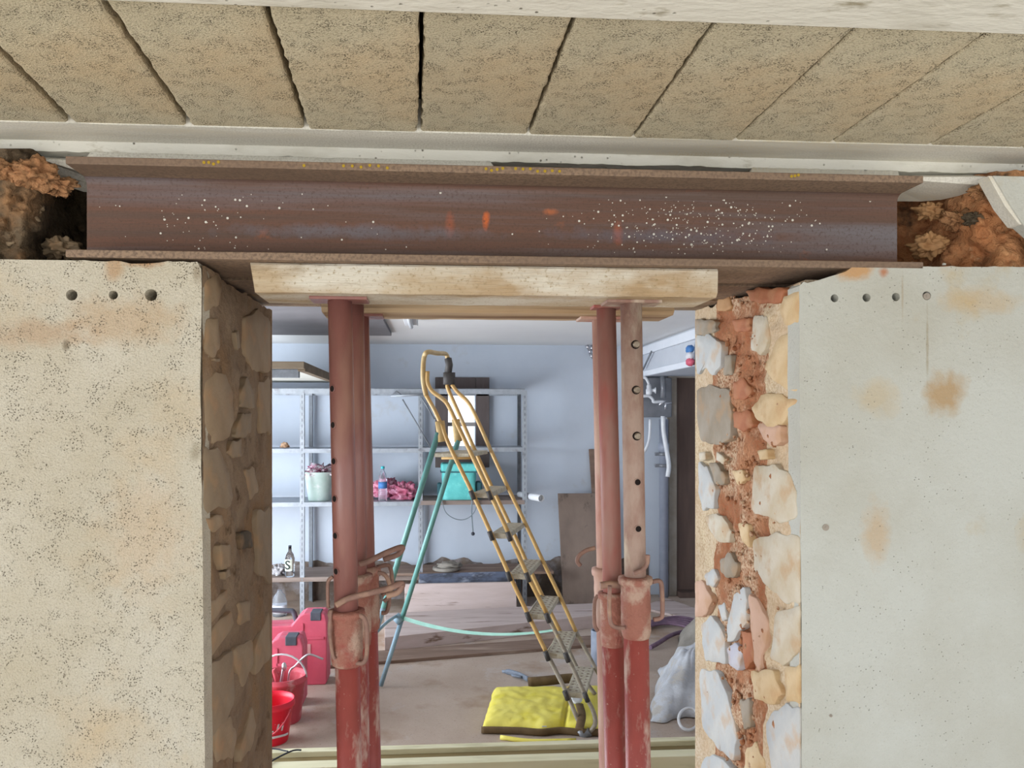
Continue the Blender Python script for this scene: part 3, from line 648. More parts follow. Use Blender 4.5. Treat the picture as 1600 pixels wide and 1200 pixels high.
# ================================================================== PROPS
def prop(label, top, bot, Y, zt, tin, tout, rin, rout, cy0, cy1, rc, mi, mo, mc, holes=(), hang=0, bolts=(), rods=(), plate=(.055, .03)):
    a = at(top[0], top[1], Y); b = at(bot[0], bot[1], Y); d = (b-a)
    ptop = a+d*((zt-a.z)/d.z); pbot = a+d*((0-a.z)/d.z)
    t = Thing('steel_prop', tuple(pbot), label, 'steel prop')
    ax = (ptop-pbot).normalized()
    def on(py):                      # axis point at pixel row
        z = at((top[0]+bot[0])/2, py, Y).z; return pbot+(ptop-pbot)*(z/zt)
    c0, c1 = on(cy0), on(cy1)
    Obj('inner_tube', MB().lathe(c1, [(rin, 0), (rin, (ptop-c1).length-.006)], n=28, ax=ax), mi, t)
    Obj('outer_tube', MB().lathe(pbot+ax*.006, [(rout, 0), (rout, (c1-pbot).length)], n=28, ax=ax), mo, t)
    h = (c0-c1).length
    prof = [(rout*1.02, 0), (rc*.93, .004), (rc*.97, h*.1)]
    for k in range(8): prof += [(rc*(.97 if k % 2 else 1.0), h*(.12+.09*k))]
    prof += [(rc, h*.86), (rc*1.12, h*.88), (rc*1.16, h*.93), (rc*1.12, h*.985), (rin*1.05, h)]
    Obj('collar', MB().lathe(c1, prof, n=30, ax=ax), mc, t)
    pp = MB().box(ptop.x-plate[0], ptop.x+plate[0], ptop.y-plate[1], ptop.y+plate[1], zt-.006, zt)
    Obj('head_plate', pp, mi, t, bevel=.001)
    Obj('base_plate', MB().box(pbot.x-.06, pbot.x+.06, pbot.y-.06, pbot.y+.06, 0, .006), mo, t, bevel=.001)
    for py in holes:
        q = on(py); dr = Vector((-math.sin(hang), -math.cos(hang), 0))
        Obj('pin_hole', MB().lathe(q+dr*(rin-.004), [(.0062, 0), (.0062, .0048)], n=12, ax=dr), 'hole_dark', t)
        Obj('hole_rim', MB().tube([q+dr*(rin+.0002)+Vector((dr.y*-1*math.cos(k), dr.x*math.cos(k), math.sin(k)))*.0068 for k in [i*math.pi/7 for i in range(14)]], .0011, n=5, closed=True), mi, t)
    for py in bolts:
        q = on(py); dr = Vector((0.1, -1, 0)).normalized()
        Obj('pin_hole', MB().lathe(q+dr*(rin-.004), [(.0088, 0), (.0088, .0050)], n=12, ax=dr), 'hole_dark', t)
        Obj('bolt', MB().lathe(q+dr*(rin-.003), [(.0066, 0), (.0066, .010), (.0055, .0115)], n=10, ax=dr), 'bolt', t)
    for pts, r, nm, dy in rods:
        P = smooth_path([at(x, y, Y+dy_) for (x, y), dy_ in zip(pts, dy if isinstance(dy, (list, tuple)) else [dy]*len(pts))], 6)
        Obj(nm, MB().tube(P, r, n=8), 'rusty_rod', t)
    return t
prop('front left red prop with pin holes down its left side, nearest of the left trio', (531, 465), (546, 1190), 1.52, ZTB, 0, 0, .0235, .0240, 952, 1040, .0315,
     'prop_brown', 'prop_red', 'collar_red', holes=(608, 664, 720, 778, 835, 890), hang=.75,
     rods=[([(553, 960), (567, 964), (573, 980), (573, 1020), (568, 1035), (556, 1036)], .0045, 'collar_handle', -.02),
           ([(520, 901), (513, 908), (512, 925), (513, 950)], .0036, 'collar_handle', -.005),
           ([(517, 953), (515, 985), (519, 1020), (523, 1030)], .0035, 'collar_handle', -.028),
           ([(525, 946), (545, 935), (580, 926), (608, 919), (628, 912), (622, 925), (604, 931)], .0060, 'locking_pin', [-.03, -.03, -.035, -.03, -.02, -.02, -.02])])
prop('middle red prop of the left trio, long hooked pin sticking out above its collar', (552, 480), (560, 1190), 1.65, ZFB, 0, 0, .0225, .0240, 896, 1010, .031,
     'prop_brown', 'prop_red', 'collar_red',
     rods=[([(562, 882), (580, 875), (605, 863), (628, 855), (622, 866), (600, 874)], .0062, 'locking_pin', [-.03, -.03, -.02, 0, .01, .02]),
           ([(590, 895), (600, 897), (607, 908), (610, 928), (600, 940)], .0045, 'collar_handle', -.02)])
prop('rear red prop of the left trio, a dark strip at its right edge', (561, 492), (578, 1190), 1.76, ZT2, 0, 0, .0225, .0250, 885, 985, .031,
     'prop_brown', 'prop_red', 'collar_red',
     rods=[([(590, 886), (606, 883), (611, 892), (613, 915)], .0050, 'collar_handle', .0),
           ([(596, 958), (604, 956), (608, 940), (606, 925), (597, 930)], .0045, 'collar_handle', -.02)])
prop('pale worn front prop of the right trio, bolts and open pin holes facing the camera', (986, 470), (997, 1190), 1.52, ZTB, 0, 0, .0215, .0250, 900, 996, .0300,
     'prop_worn', 'prop_red', 'collar_red', holes=(752, 824), hang=-.1, bolts=(540, 610, 681),
     rods=[([(1012, 867), (1011, 880), (1004, 890), (990, 896)], .0048, 'locking_pin', -.03),
           ([(953, 915), (952, 945), (954, 972), (962, 980), (976, 981)], .0042, 'collar_handle', -.02),
           ([(1019, 909), (1030, 908), (1034, 918), (1035, 958), (1031, 966), (1021, 968)], .0048, 'collar_handle', .0)])
prop('middle prop of the right trio, deep red tube just left of the worn pale one', (947, 478), (963, 1190), 1.585, ZTB, 0, 0, .0200, .0245, 924, 1008, .0270,
     'prop_rust', 'prop_red', 'collar_red', plate=(.03, .02),
     rods=[([(938, 915), (955, 913), (973, 915)], .0075, 'locking_pin', -.04)])
prop('dusty pink rear prop of the right trio, partly hidden behind the deep red one', (940, 492), (953, 1190), 1.77, ZT2, 0, 0, .0225, .0255, 886, 985, .030,
     'prop_red_dusty', 'prop_red_dusty', 'prop_red_dusty',
     rods=[([(930, 856), (916, 860), (905, 868), (902, 877), (907, 884)], .0050, 'locking_pin', -.02),
           ([(934, 930), (929, 941), (929, 975), (934, 986)], .0045, 'collar_handle', -.03)])
# ================================================================== BACK ROOM SHELL
YB = 7.1; ZCB = CAMZ+.69
wx0, wx1 = at(700, 655, YB).x, at(743, 655, YB).x; wz0, wz1 = at(720, 699, YB).z, at(720, 617, YB).z
mb = MB(); mb.box(-2.85, wx0, YB, YB+.2, 0, ZCB).box(wx1, 3.0, YB, YB+.2, 0, ZCB).box(wx0, wx1, YB, YB+.2, 0, wz0).box(wx0, wx1, YB, YB+.2, wz1, ZCB)
wb = Obj('wall_back', mb, 'wall_back', kind='structure')
def damp(u, v):
    x = -2.85+4.85*u; h = .34+.06*noise.noise(Vector((x*3, 0, 0)))+.05*noise.noise(Vector((x*9, 1, 0)))
    return (x, YB-.004-.012*max(0, noise.noise(Vector((x*7, v*6, 2)))+.4)*(1 if v < .97 else 0), h*v)
Obj('bare_footing', MB().grid(120, 14, damp), 'wall_damp', wb)
Obj('ceiling_back', MB().box(-2.85, 3.0, D1, YB+.2, ZCB, ZCB+.15), 'ceil_back', kind='structure')
Obj('wall_right_back', MB().box(2.9, 3.0, D1, YB, 0, ZCB), 'wall_back', kind='structure')
# left wall with a wide doorway that lets the daylight in
Obj('wall_left_back', MB().box(-2.95, -2.85, D1, 2.9, 0, ZCB).box(-2.95, -2.85, 6.2, YB+.2, 0, ZCB).box(-2.95, -2.85, 2.9, 6.2, 1.95, ZCB), 'wall_back', kind='structure')
# bulkhead along the right of the ceiling
bx = at(1006, 560, YB).x
bk = Obj('trim_4', MB().box(bx, 2.9, 3.2, YB, CAMZ+.40, ZCB), 'bulkhead', kind='structure')
Obj('bulkhead_strip', MB().box(bx-.03, bx, 3.2, YB, CAMZ+.60, ZCB-.02), 'bulkhead_white', bk)
Obj('bulkhead_moulding', MB().box(bx-.02, bx, 3.2, YB, CAMZ+.40, CAMZ+.45), 'bulkhead_white', bk, bevel=.004)
# window
fz0, fz1 = at(720, 730, YB).z, at(720, 590, YB).z; fx0, fx1 = at(680, 655, YB).x, at(764, 655, YB).x
wd = Obj('window_1', MB().box(fx0, wx0, YB-.05, YB+.02, fz0, fz1).box(wx1, fx1, YB-.05, YB+.02, fz0, fz1).box(wx0, wx1, YB-.05, YB+.02, wz1, fz1).box(wx0, wx1, YB-.05, YB+.02, fz0, wz0), 'window_brown', kind='structure', bevel=.004, loc=((fx0+fx1)/2, YB, fz0))
zm = at(720, 663, YB).z
Obj('muntin', MB().box(wx0, wx1, YB+.0, YB+.03, zm-.018, zm+.018), 'muntin', wd)
Obj('pane', MB().box(wx0, wx1, YB+.012, YB+.016, wz0, zm-.018), 'pane', wd); Obj('pane', MB().box(wx0, wx1, YB+.012, YB+.016, zm+.018, wz1), 'pane', wd)
# door and its post at the far right of the back wall
dx0 = at(1054, 700, YB).x; dz1 = at(1070, 591, YB).z
dr = Obj('door_1', MB().box(dx0, dx0+.83, YB-.05, YB-.002, .05, dz1), 'door_brown', kind='structure', loc=(dx0+.4, YB, 0), bevel=.004)
Obj('door_frame', MB().box(dx0-.075, dx0, YB-.07, YB-.002, 0, dz1+.07).box(dx0, dx0+.9, YB-.07, YB-.002, dz1, dz1+.07), 'door_post', dr, bevel=.004)
Obj('door_sill', MB().box(dx0, dx0+.83, YB-.16, YB-.052, 0, .05), 'door_brown', dr)
# ================================================================== CEILING SHADE SLAB, FRAME
gx = at(612, 520, 6.15).x
t = Thing('ceiling_shade', (-2.0, 4.5, ZCB-.05), 'dark grey slab added as the shade on the back room ceiling at the left', 'ceiling shade')
Obj('shade_slab', MB().box(-2.8, gx, 2.6, 6.12, ZCB-.03, ZCB-.001), 'shade_grey', t)  # thin dark slab added to stand in for the shadow on the ceiling
zf = CAMZ+.35
y0 = 5.06; xe = at(475, 572, y0).x
t = Thing('framed_board', (-1.9, 6.0, zf), 'brown framed white board held up high at the left, over the shelving', 'board')
Obj('front_rail', MB().box(-1.55, xe, y0, y0+.05, zf-.02, zf+.025), 'frame_brown', t, bevel=.003)
Obj('lower_rail', MB().box(-1.55, xe-.05, y0+.10, y0+.14, zf-.075, zf-.02), 'galv_dark', t, bevel=.003)
Obj('side_rail', MB().box(xe-.05, xe, y0+.05, YB, zf-.035, zf+.025), 'frame_brown', t, bevel=.003)
for k in range(7): Obj('board_strip', MB().box(-1.55, xe-.05, y0+.15+k*.26, y0+.15+k*.26+.252, zf-.02, zf-.005), 'white_board', t)
# ceiling lamp, fittings
p = onz(643, 509, ZCB-.045)
t = Thing('ceiling_light', (p.x, p.y-.6, ZCB), 'white fluorescent batten lamp on the back room ceiling, cut by the timber', 'lamp')
Obj('housing', MB().box(p.x-.045, p.x+.045, p.y-1.2, p.y, ZCB-.045, ZCB), 'fixture', t, bevel=.004)
Obj('tube', MB().lathe((p.x, p.y-1.15, ZCB-.06), [(.014, 0), (.014, 1.1)], n=12, ax=(0, 1, 0)), 'white_plastic', t)
# ================================================================== SHELVING
YF = 6.6
def zat(py, Y=YF): return at(650, py, Y).z
t = Thing('metal_shelving', (-.2, 6.85, 0), 'galvanised slotted angle shelving unit standing along the blue-white back wall', 'shelving')
PX = [at(472, 700, YF).x, at(657, 700, YF).x, at(820, 700, YF).x]
xl0 = -2.2
ztp = zat(610)
for i, x in enumerate([xl0]+PX):
    for Yp, s in ((YF, 1), (YB-.04, -1)):
        sg = 1 if i < 3 else -1
        mb = MB().box(x-.018, x+.018, Yp-.0015*s-.0015, Yp-.0015*s+.0015, 0, ztp).box(x+sg*.017-.0015, x+sg*.017+.0015, min(Yp, Yp+s*.036), max(Yp, Yp+s*.036), 0, ztp)
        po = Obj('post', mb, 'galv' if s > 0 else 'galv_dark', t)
        if s > 0:
            ms = MB()
            for k in range(int(ztp/.05)): ms.box(x-.004, x+.004, Yp-.0042, Yp-.0025, .03+k*.05, .055+k*.05)
            Obj('slots', ms, 'galv_dark', po, kind='stuff')
rows = [(612, 'galv'), (704, 'galv'), (787, 'galv'), (903, 'galv')]
xs = [xl0]+PX
for ri, (py, mt) in enumerate(rows):
    z = zat(py)
    for i in range(3):
        mm = 'shelf_wood' if (ri == 3 or (ri == 2 and i == 2)) else mt
        if ri == 0:
            Obj('shelf', MB().box(xs[i], xs[i+1], YF, YF+.003, z-.02, z+.028).box(xs[i], xs[i+1], YB-.05, YB-.047, z-.02, z+.02).box(xs[i], xs[i+1], YF, YB-.05, z+.024, z+.027), 'galv', t)
        else:
            dz = .006 if i == 2 else 0
            Obj('shelf', MB().box(xs[i], xs[i+1], YF+.003, YB-.03, z+.012+dz, z+.018+dz).box(xs[i], xs[i+1], YF-.004, YF-.001, z-.018+dz, z+.018+dz), mm, t)
ZS = {k: zat(p_)+.018 for k, (p_, _) in enumerate(rows)}
# wire stay hanging from the top rail
t = Thing('wire_stay', tuple(at(640, 618, YF-.05)), 'thin grey folding wire stay hung from the top shelf rail left of the ladder', 'bracket')
Q = lambda a, b: at(a, b, YF-.03)
Obj('bar', MB().tube([Q(610, 619), Q(666, 616)], .010, n=8), 'galv', t)
Obj('hook', MB().tube([Q(611, 618), Q(620, 611), (Q(627, 617))], .006, n=6), 'galv_dark', t)
Obj('rod', MB().tube([Q(629, 624), Q(674, 701)], .006, n=6), 'galv_dark', t)
Obj('rod', MB().tube([Q(658, 620), Q(679, 655)], .007, n=6), 'galv_dark', t)
# ================================================================== THINGS ON THE SHELVES
def base(px, shelf, dY=.12):
    p = at(px, 700, YF+dY); return Vector((p.x, p.y, ZS[shelf]))
b = base(500, 2, .17)
t = Thing('bucket', tuple(b), 'pale green cement-smeared bucket of rags on the middle shelf, left of the props', 'bucket')
Obj('bucket_body', MB().lathe(b, [(.095, 0), (.10, .01), (.13, .235), (.136, .24), (.136, .25), (.126, .25), (.12, .22)], n=30), 'bucket_green', t)
t2 = Obj('rag_pile', lump(MB(), b+Vector((0, 0, .245)), .115, .115, .055, amp=.9, fr=3, seed=3), 'rag', label='crumpled pink and white rags heaped in the pale green bucket', cat='rags', loc=b+Vector((0, 0, .25)))
b = base(445, 1, .10)
Obj('stone_lump', lump(MB(), b+Vector((0, 0, .022)), .035, .03, .03, amp=.4, fr=2, seed=9), 'brick_lump', label='small pinkish lump of stone on the upper left shelf', cat='stone', loc=b)
b = base(598, 2, .06)
t = Thing('water_bottle', tuple(b), 'clear plastic water bottle with blue label on the middle shelf by the pink bags', 'bottle')
Obj('bottle_body', MB().lathe(b, [(.034, 0), (.038, .005), (.038, .10), (.035, .13), (.038, .15), (.037, .19), (.027, .235), (.014, .265), (.013, .28)], n=24), 'pet', t)
Obj('label', MB().lathe(b+Vector((0, 0, .11)), [(.0385, 0), (.0385, .055)], n=24), 'label_blue', t, label='blue label')
Obj('cap', MB().lathe(b+Vector((0, 0, .278)), [(.016, 0), (.016, .022)], n=16), 'cap_teal', t)
b = base(592, 2, .26)
Obj('plastic_bag', lump(MB(), b+Vector((.05, 0, .075)), .13, .10, .10, amp=.55, fr=3.4, seed=21, nu=44, nv=30), 'pink_plastic', label='bunched pink plastic bag standing behind the water bottle', cat='bag', loc=b)
b = base(632, 2, .18)
Obj('plastic_bag', lump(MB(), b+Vector((0, 0, .055)), .11, .09, .09, amp=.55, fr=3.4, seed=33, nu=44, nv=30), 'pink_plastic', label='slumped dark pink plastic bag right of the water bottle', cat='bag', loc=b)
# cooler bag
b = base(717, 2, .17); b.z += .006
t = Thing('cooler_bag', tuple(b), 'turquoise cooler bag with a hanging grey strap on the shelf under the window', 'bag')
def cb(u, v):
    th = u*2*math.pi; c_, s_ = math.cos(th), math.sin(th); e = .35
    x = abs(c_)**e*(1 if c_ > 0 else -1); y = abs(s_)**e*(1 if s_ > 0 else -1); k = 1+.05*noise.noise(Vector((c_*2, s_*2, v*4)))-.05*math.sin(v*math.pi)
    return (b.x+x*.155*k, b.y+y*.12*k, b.z+v*.30)
Obj('bag_body', MB().grid(48, 14, cb).lathe(b+Vector((0, 0, .299)), [(.1, 0), (.1, .002)], n=4), 'cooler', t)
Obj('lid', MB().box(b.x-.16, b.x+.16, b.y-.125, b.y+.125, b.z+.24, b.z+.315), 'cooler', t, bevel=.02)
Obj('lid_band', MB().box(b.x-.163, b.x+.163, b.y-.128, b.y+.128, b.z+.236, b.z+.246), 'cooler_trim', t)
Obj('side_pocket', MB().box(b.x+.15, b.x+.20, b.y-.08, b.y+.08, b.z, b.z+.15), 'cooler_trim', t, bevel=.015)
Obj('side_pocket', MB().box(b.x-.19, b.x-.15, b.y-.06, b.y+.06, b.z, b.z+.14), 'cooler_trim', t, bevel=.015)
P = smooth_path([at(690, 782, YF-.02), at(697, 801, YF-.03), at(712, 811, YF-.03), at(728, 811, YF-.03), at(741, 800, YF-.03), at(748, 780, YF-.02)], 6)
Obj('strap', MB().tube(P, .012, n=6, flat=.3, up=(0, 1, 0)), 'strap_grey', t)
Obj('cord', MB().tube(smooth_path([at(738, 775, YF-.03), at(737, 800, YF-.03), at(739, 832, YF-.03)], 4), .005, n=6), 'strap_grey', t)
q = at(739, 834, YF-.03); Obj('cord_toggle', lump(MB(), q, .016, .016, .016, amp=0, flatbot=False), 'cap_dark', t)
# white pipe
a = at(812, 768, YF+.2); a.z = ZS[2]+.036; c_ = at(846, 770, YF-.16); c_.z = a.z
t = Thing('plastic_pipe', tuple(a), 'short white plastic pipe sticking out past the right shelf post', 'pipe')
d = (c_-a); Obj('pipe_body', MB().lathe(a, [(.028, 0), (.028, d.length*.55), (.031, d.length*.56), (.031, d.length*.99), (.026, d.length), (.024, d.length*.9)], n=20, ax=d), 'white_plastic', t)
# low shelf: bottle marked S, crumpled paper, jug on the floor
b = base(453, 3, .05)
t = Thing('glass_bottle', tuple(b), 'clear glass bottle with a cream label lettered S on the lowest left shelf', 'bottle')
Obj('bottle_body', MB().lathe(b, [(.036, 0), (.04, .006), (.04, .155), (.03, .19), (.014, .215), (.0125, .25)], n=24), 'glass', t)
Obj('cap', MB().lathe(b+Vector((0, 0, .25)), [(.0135, 0), (.0135, .014)], n=16), 'cap_dark', t)
mb = MB(); mb.grid(12, 1, lambda u, v: (b.x+.0408*math.sin(-1.25+u*1.9), b.y-.0408*math.cos(-1.25+u*1.9), b.z+.052+v*.098))
lb = Obj('label', mb, 'label_cream', t)
def text(s, loc, rot, size, mat, parent, name='lettering', ext=.0008, font_shear=0, bend=None):
    c = bpy.data.curves.new(name, 'FONT'); c.body = s; c.size = size; c.extrude = ext; c.offset = size*.02; c.align_x = 'CENTER'; c.align_y = 'CENTER'; c.shear = font_shear
    c.materials.append(M[mat]); o = bpy.data.objects.new(name, c); C.objects.link(o)
    dg = bpy.context.evaluated_depsgraph_get(); me = bpy.data.meshes.new_from_object(o.evaluated_get(dg)); bpy.data.objects.remove(o)
    mt = Matrix.Translation(Vector(loc)) @ Matrix.Rotation(rot[2], 4, 'Z') @ Matrix.Rotation(rot[0], 4, 'X')
    me.transform(mt)
    if bend:                       # wrap round a vertical cylinder
        cx, cy, R = bend
        for v in me.vertices:
            a0 = math.atan2(loc[0]-cx, -(loc[1]-cy)); du = (v.co-Vector(loc)).dot(Vector((math.cos(rot[2]), math.sin(rot[2]), 0)))
            dn = (v.co-Vector(loc)).dot(Vector((math.sin(rot[2]), -math.cos(rot[2]), 0)))
            a_ = a0+du/R; rr_ = R+dn; v.co.x = cx+rr_*math.sin(a_); v.co.y = cy-rr_*math.cos(a_)
    po = Vector(parent['_o']); me.transform(Matrix.Translation(-po)); me.materials.clear(); me.materials.append(M[mat])
    o = bpy.data.objects.new(name, me); C.objects.link(o); o.parent = parent; o['_o'] = tuple(po); return o
text('S', (b.x-.3*.0412, b.y-.0405, b.z+.100), (math.pi/2, 0, -.30), .105, 'ink_dark', t)
b = base(437, 3, .12)
Obj('crumpled_paper', lump(MB(), b+Vector((0, 0, .03)), .06, .05, .05, amp=.9, fr=3, seed=5), 'crumple', label='crumpled white paper lying on the lowest left shelf beside the S bottle', cat='paper', loc=b)
b = onz(437, 962, 0)
t = Thing('plastic_jug', tuple(b), 'clear plastic jug with a white label on the floor behind the red cases', 'bottle')
Obj('jug_body', MB().lathe(b, [(.055, 0), (.06, .008), (.06, .12), (.045, .17), (.02, .20), (.018, .215)], n=24), 'pet', t)
Obj('label', MB().lathe(b+Vector((0, 0, .03)), [(.0605, 0), (.0605, .065)], n=24), 'white_tag', t, label='white label')
# timber on and before the low shelf
def board(name, pts, thick, mat, label, cat='board', bevel=.003, group=None, axis=None, jig=0):
    """pts: four corner points of the visible face; thick: offset vector"""
    c = sum((Vector(p) for p in pts), Vector())/4; c.z = min(p[2] for p in pts)
    mb = MB().prism([Vector(p) for p in pts], thick)
    return Obj(name, mb, mat, label=label, cat=cat, loc=c, bevel=bevel, group=group)
zl = ZS[3]+.006
x0, x1 = at(596, 890, YF+.1).x, at(862, 890, YF+.1).x
board('plank', [(x0, YF-.03, zl), (x1, YF-.03, zl), (x1, YF+.35, zl), (x0, YF+.35, zl)], (0, 0, .022), 'plank_brown', 'grey-brown plank lying along the lowest shelf behind the ladder', 'plank')
q = at(697, 888, YF+.08); q.z = zl+.022
mb = MB().lathe(q, [(.10, 0), (.12, .01), (.115, .03), (.10, .032)], n=24); lump(mb, q+Vector((.03, 0, .045)), .10, .07, .03, amp=.4, fr=2, seed=4)
Obj('folded_cloth', mb, 'sack_grey', label='folded grey cloth on the plank of the lowest shelf', cat='cloth', loc=q)
zq0, zq1 = zat(914, YF-.06), zat(893, YF-.06)
board('plank', [at(655, 917, YF-.05), at(806, 911, YF-.05), at(806, 893, YF-.05), at(655, 897, YF-.05)], (0, .025, 0), 'plank_blue', 'blue-grey stained plank on edge above the wide pale board', 'plank')
b0 = onz(632, 958, 0).y
yb = 6.42
board('plank', [(at(632, 940, yb).x, yb-.03, .0), (at(807, 940, yb).x, yb-.03, .0), (at(807, 912, yb).x, yb+.03, at(720, 912, yb).z), (at(632, 914, yb).x, yb+.03, at(720, 913, yb).z)], (0, .03, 0), 'plank_pink', 'wide pale board standing on edge against the foot of the shelving', 'plank')
def flat(px1, py1, px2, py2, px3, py3, px4, py4, z, th, mat, label):
    P = [onz(px1, py1, z), onz(px2, py2, z), onz(px3, py3, z), onz(px4, py4, z)]
    board('plank', P, (0, 0, -th), mat, label, 'plank')
flat(601, 996, 935, 961, 935, 942, 601, 958, .10, .10, 'plank_pink', 'thick pinkish plank flat on the floor, behind the green strap')
flat(512, 1040, 935, 1006, 935, 992, 512, 1022, .022, .022, 'plank_brown', 'long thin brown plank on the floor, nearest of those under the strap')
flat(1000, 948, 1100, 972, 1110, 958, 1040, 934, .02, .02, 'plank_pink', 'short pale plank on the floor below the brown door')
# boards leaning on the back wall
pb = onz(880, 944, 0)
h = .97
board('leaning_board', [(pb.x, pb.y, 0), (pb.x+.42, pb.y, 0), (pb.x+.36, YB-.14, h), (pb.x-.02, YB-.14, h)], (0, .018, 0), 'old_board', 'brown sheet board leaning on the back wall left of the right props')
a = at(921, 702, YB-.05)
board('leaning_board', [(a.x+.08, YB-.10, 0), (a.x+.30, YB-.10, 0), (a.x+.22, YB-.03, a.z), (a.x, YB-.03, a.z)], (0, .02, 0), 'plank_brown', 'taller narrow plank leaning behind the brown sheet board, half hidden by props')
# ================================================================== PIPEWORK AT THE RIGHT OF THE BACK WALL
q = at(1037, 700, YB-.1)
t = Thing('drain_pipe', (q.x, q.y, 0), 'blue-grey plastic drain pipe standing against the back wall left of the door', 'pipe')
zt = at(1037, 655, YB-.1).z
Obj('pipe_body', MB().lathe((q.x, q.y, 0), [(.042, 0), (.042, zt-.3), (.05, zt-.3), (.05, zt-.22), (.042, zt-.22), (.042, zt)], n=24), 'pipe_blue', t)
for py in (730, 712): 
    z = at(1037, py, YB-.1).z; Obj('clip', MB().lathe((q.x, q.y, z), [(.052, 0), (.052, .03)], n=20).box(q.x-.08, q.x-.04, q.y-.02, q.y+.02, z, z+.03), 'pipe_grey', t)
G = lambda a, b, dy=.19: at(a, b, YB-dy)
t = Thing('conduit', tuple(G(1040, 700)), 'white conduit dangling down in front of the blue-grey drain pipe', 'pipe')
Obj('pipe_body', MB().tube(smooth_path([G(1036, 650), G(1037, 675), G(1042, 705), G(1045, 728), G(1043, 745)], 5), .021, n=12), 'white_plastic', t)
t = Thing('meter_box', tuple(G(1018, 630, .2)), 'dark grey box of valves and small pipes under the white bulkhead', 'meter')
p0, p1 = at(1002, 652, YB-.09), at(1050, 590, YB-.09)
Obj('back_box', MB().box(p0.x, p1.x, YB-.09, YB, p0.z, p1.z), 'meter_grey', t, bevel=.01)
Obj('valve', MB().lathe(G(1014, 617), [(.02, 0), (.028, .01), (.028, .05), (.022, .055), (.022, .08), (.014, .10)], n=16), 'white_plastic', t)
Obj('tap', MB().lathe(G(1017, 610), [(.012, 0), (.016, .03), (.03, .04), (.03, .045)], n=12, ax=(1, -.2, 0)), 'white_plastic', t)
Obj('bend', MB().tube(smooth_path([G(1003, 589), G(1009, 591), G(1013, 598), G(1014, 604)], 5), .013, n=10), 'white_plastic', t)
Obj('bend', MB().tube(smooth_path([G(1004, 619), G(1014, 619), G(1020, 624), G(1022, 628), G(1038, 627)], 5), .014, n=10), 'white_plastic', t)
Obj('riser', MB().tube([G(1036, 588), G(1036, 622)], .024, n=14), 'pipe_grey', t)
Obj('lever', MB().tube([G(1030, 633), G(1040, 625)], .010, n=8).tube([G(1040, 640), G(1040, 630), G(1049, 629)], .012, n=8), 'metal_bright', t)
Obj('waste', MB().tube(smooth_path([G(1016, 655), G(1015, 680), G(1012, 695), G(1006, 707)], 5), .013, n=10), 'white_plastic', t)
t = Thing('pipe_fitting', tuple(G(921, 548)), 'cluster of shiny small pipe clips high on the back wall by the red props', 'fitting')
for a, b_, c2, d2 in ((916, 539, 921, 546), (921, 546, 923, 553), (923, 541, 927, 547), (923, 553, 927, 560)):
    Obj('clip', MB().tube([G(a, b_, .05), G(c2, d2, .05)], .016, n=8), 'metal_bright', t)
q = onx(1078, 556, bx-.05)
t = Thing('hanging_pouch', tuple(q), 'small blue, white and red pouch hung on the bulkhead at the right', 'pouch')
for dz, mt in ((.05, 'label_blue'), (0, 'white_tag'), (-.045, 'case_red')): Obj('band', lump(MB(), q+Vector((0, 0, dz)), .03, .05, .032, amp=.2, seed=dz*90, flatbot=False, nu=14, nv=10), mt, t)
q0 = onx(1018, 548, bx-.035); Obj('bulkhead_stay', MB().tube([onx(1018, 549, bx-.035), onx(1005, 577, bx-.035)], .008, n=6), 'galv_dark', bk)
# ================================================================== STEPLADDER
F0 = onz(912, 1150, 0); Wv = Vector((.13, .42, 0)); Nn = Wv.normalized()
ln = lambda a, b: onp(a, b, F0, Nn)
lf = lambda a, b: onp(a, b, F0+Wv, Nn)
t = Thing('stepladder', tuple(F0), 'tall folding platform stepladder, yellow tubular front and teal back legs, centre of the back room', 'ladder')
RT = .0118
def rail(fn, pts, mat, nm, r=RT): 
    P = smooth_path([fn(a, b) for a, b in pts], 6); return Obj(nm, MB().tube(P, r, n=12), mat, t)
rail(ln, [(666, 618), (679, 641), (689, 663), (704, 700), (738, 770), (767, 833), (795, 896), (825, 960), (854, 1020)], 'ladder_yellow', 'rail')
rail(ln, [(854, 1020), (884, 1080), (900, 1118), (911, 1142)], 'ladder_grey', 'rail')
rail(ln, [(668, 580), (668, 597), (675, 611), (691, 623), (700, 633), (713, 660), (732, 700), (765, 770), (795, 834), (824, 898), (855, 960)], 'ladder_yellow', 'rail')
rail(ln, [(855, 960), (885, 1022), (915, 1087), (927, 1112), (930, 1130), (922, 1143), (911, 1147)], 'ladder_grey', 'rail')
rail(lf, [(699, 601), (701, 610), (720, 653), (740, 699), (767, 758), (794, 814), (820, 872), (847, 930), (877, 990)], 'ladder_yellow', 'rail')
rail(lf, [(877, 990), (905, 1050), (930, 1085)], 'ladder_grey', 'rail')
rail(lf, [(706, 601), (715, 613), (731, 628), (744, 652), (768, 706), (793, 760), (821, 818), (847, 874), (875, 932), (900, 987)], 'ladder_yellow', 'rail')
rail(lf, [(900, 987), (932, 1047), (950, 1080), (948, 1095), (932, 1092)], 'ladder_grey', 'rail')
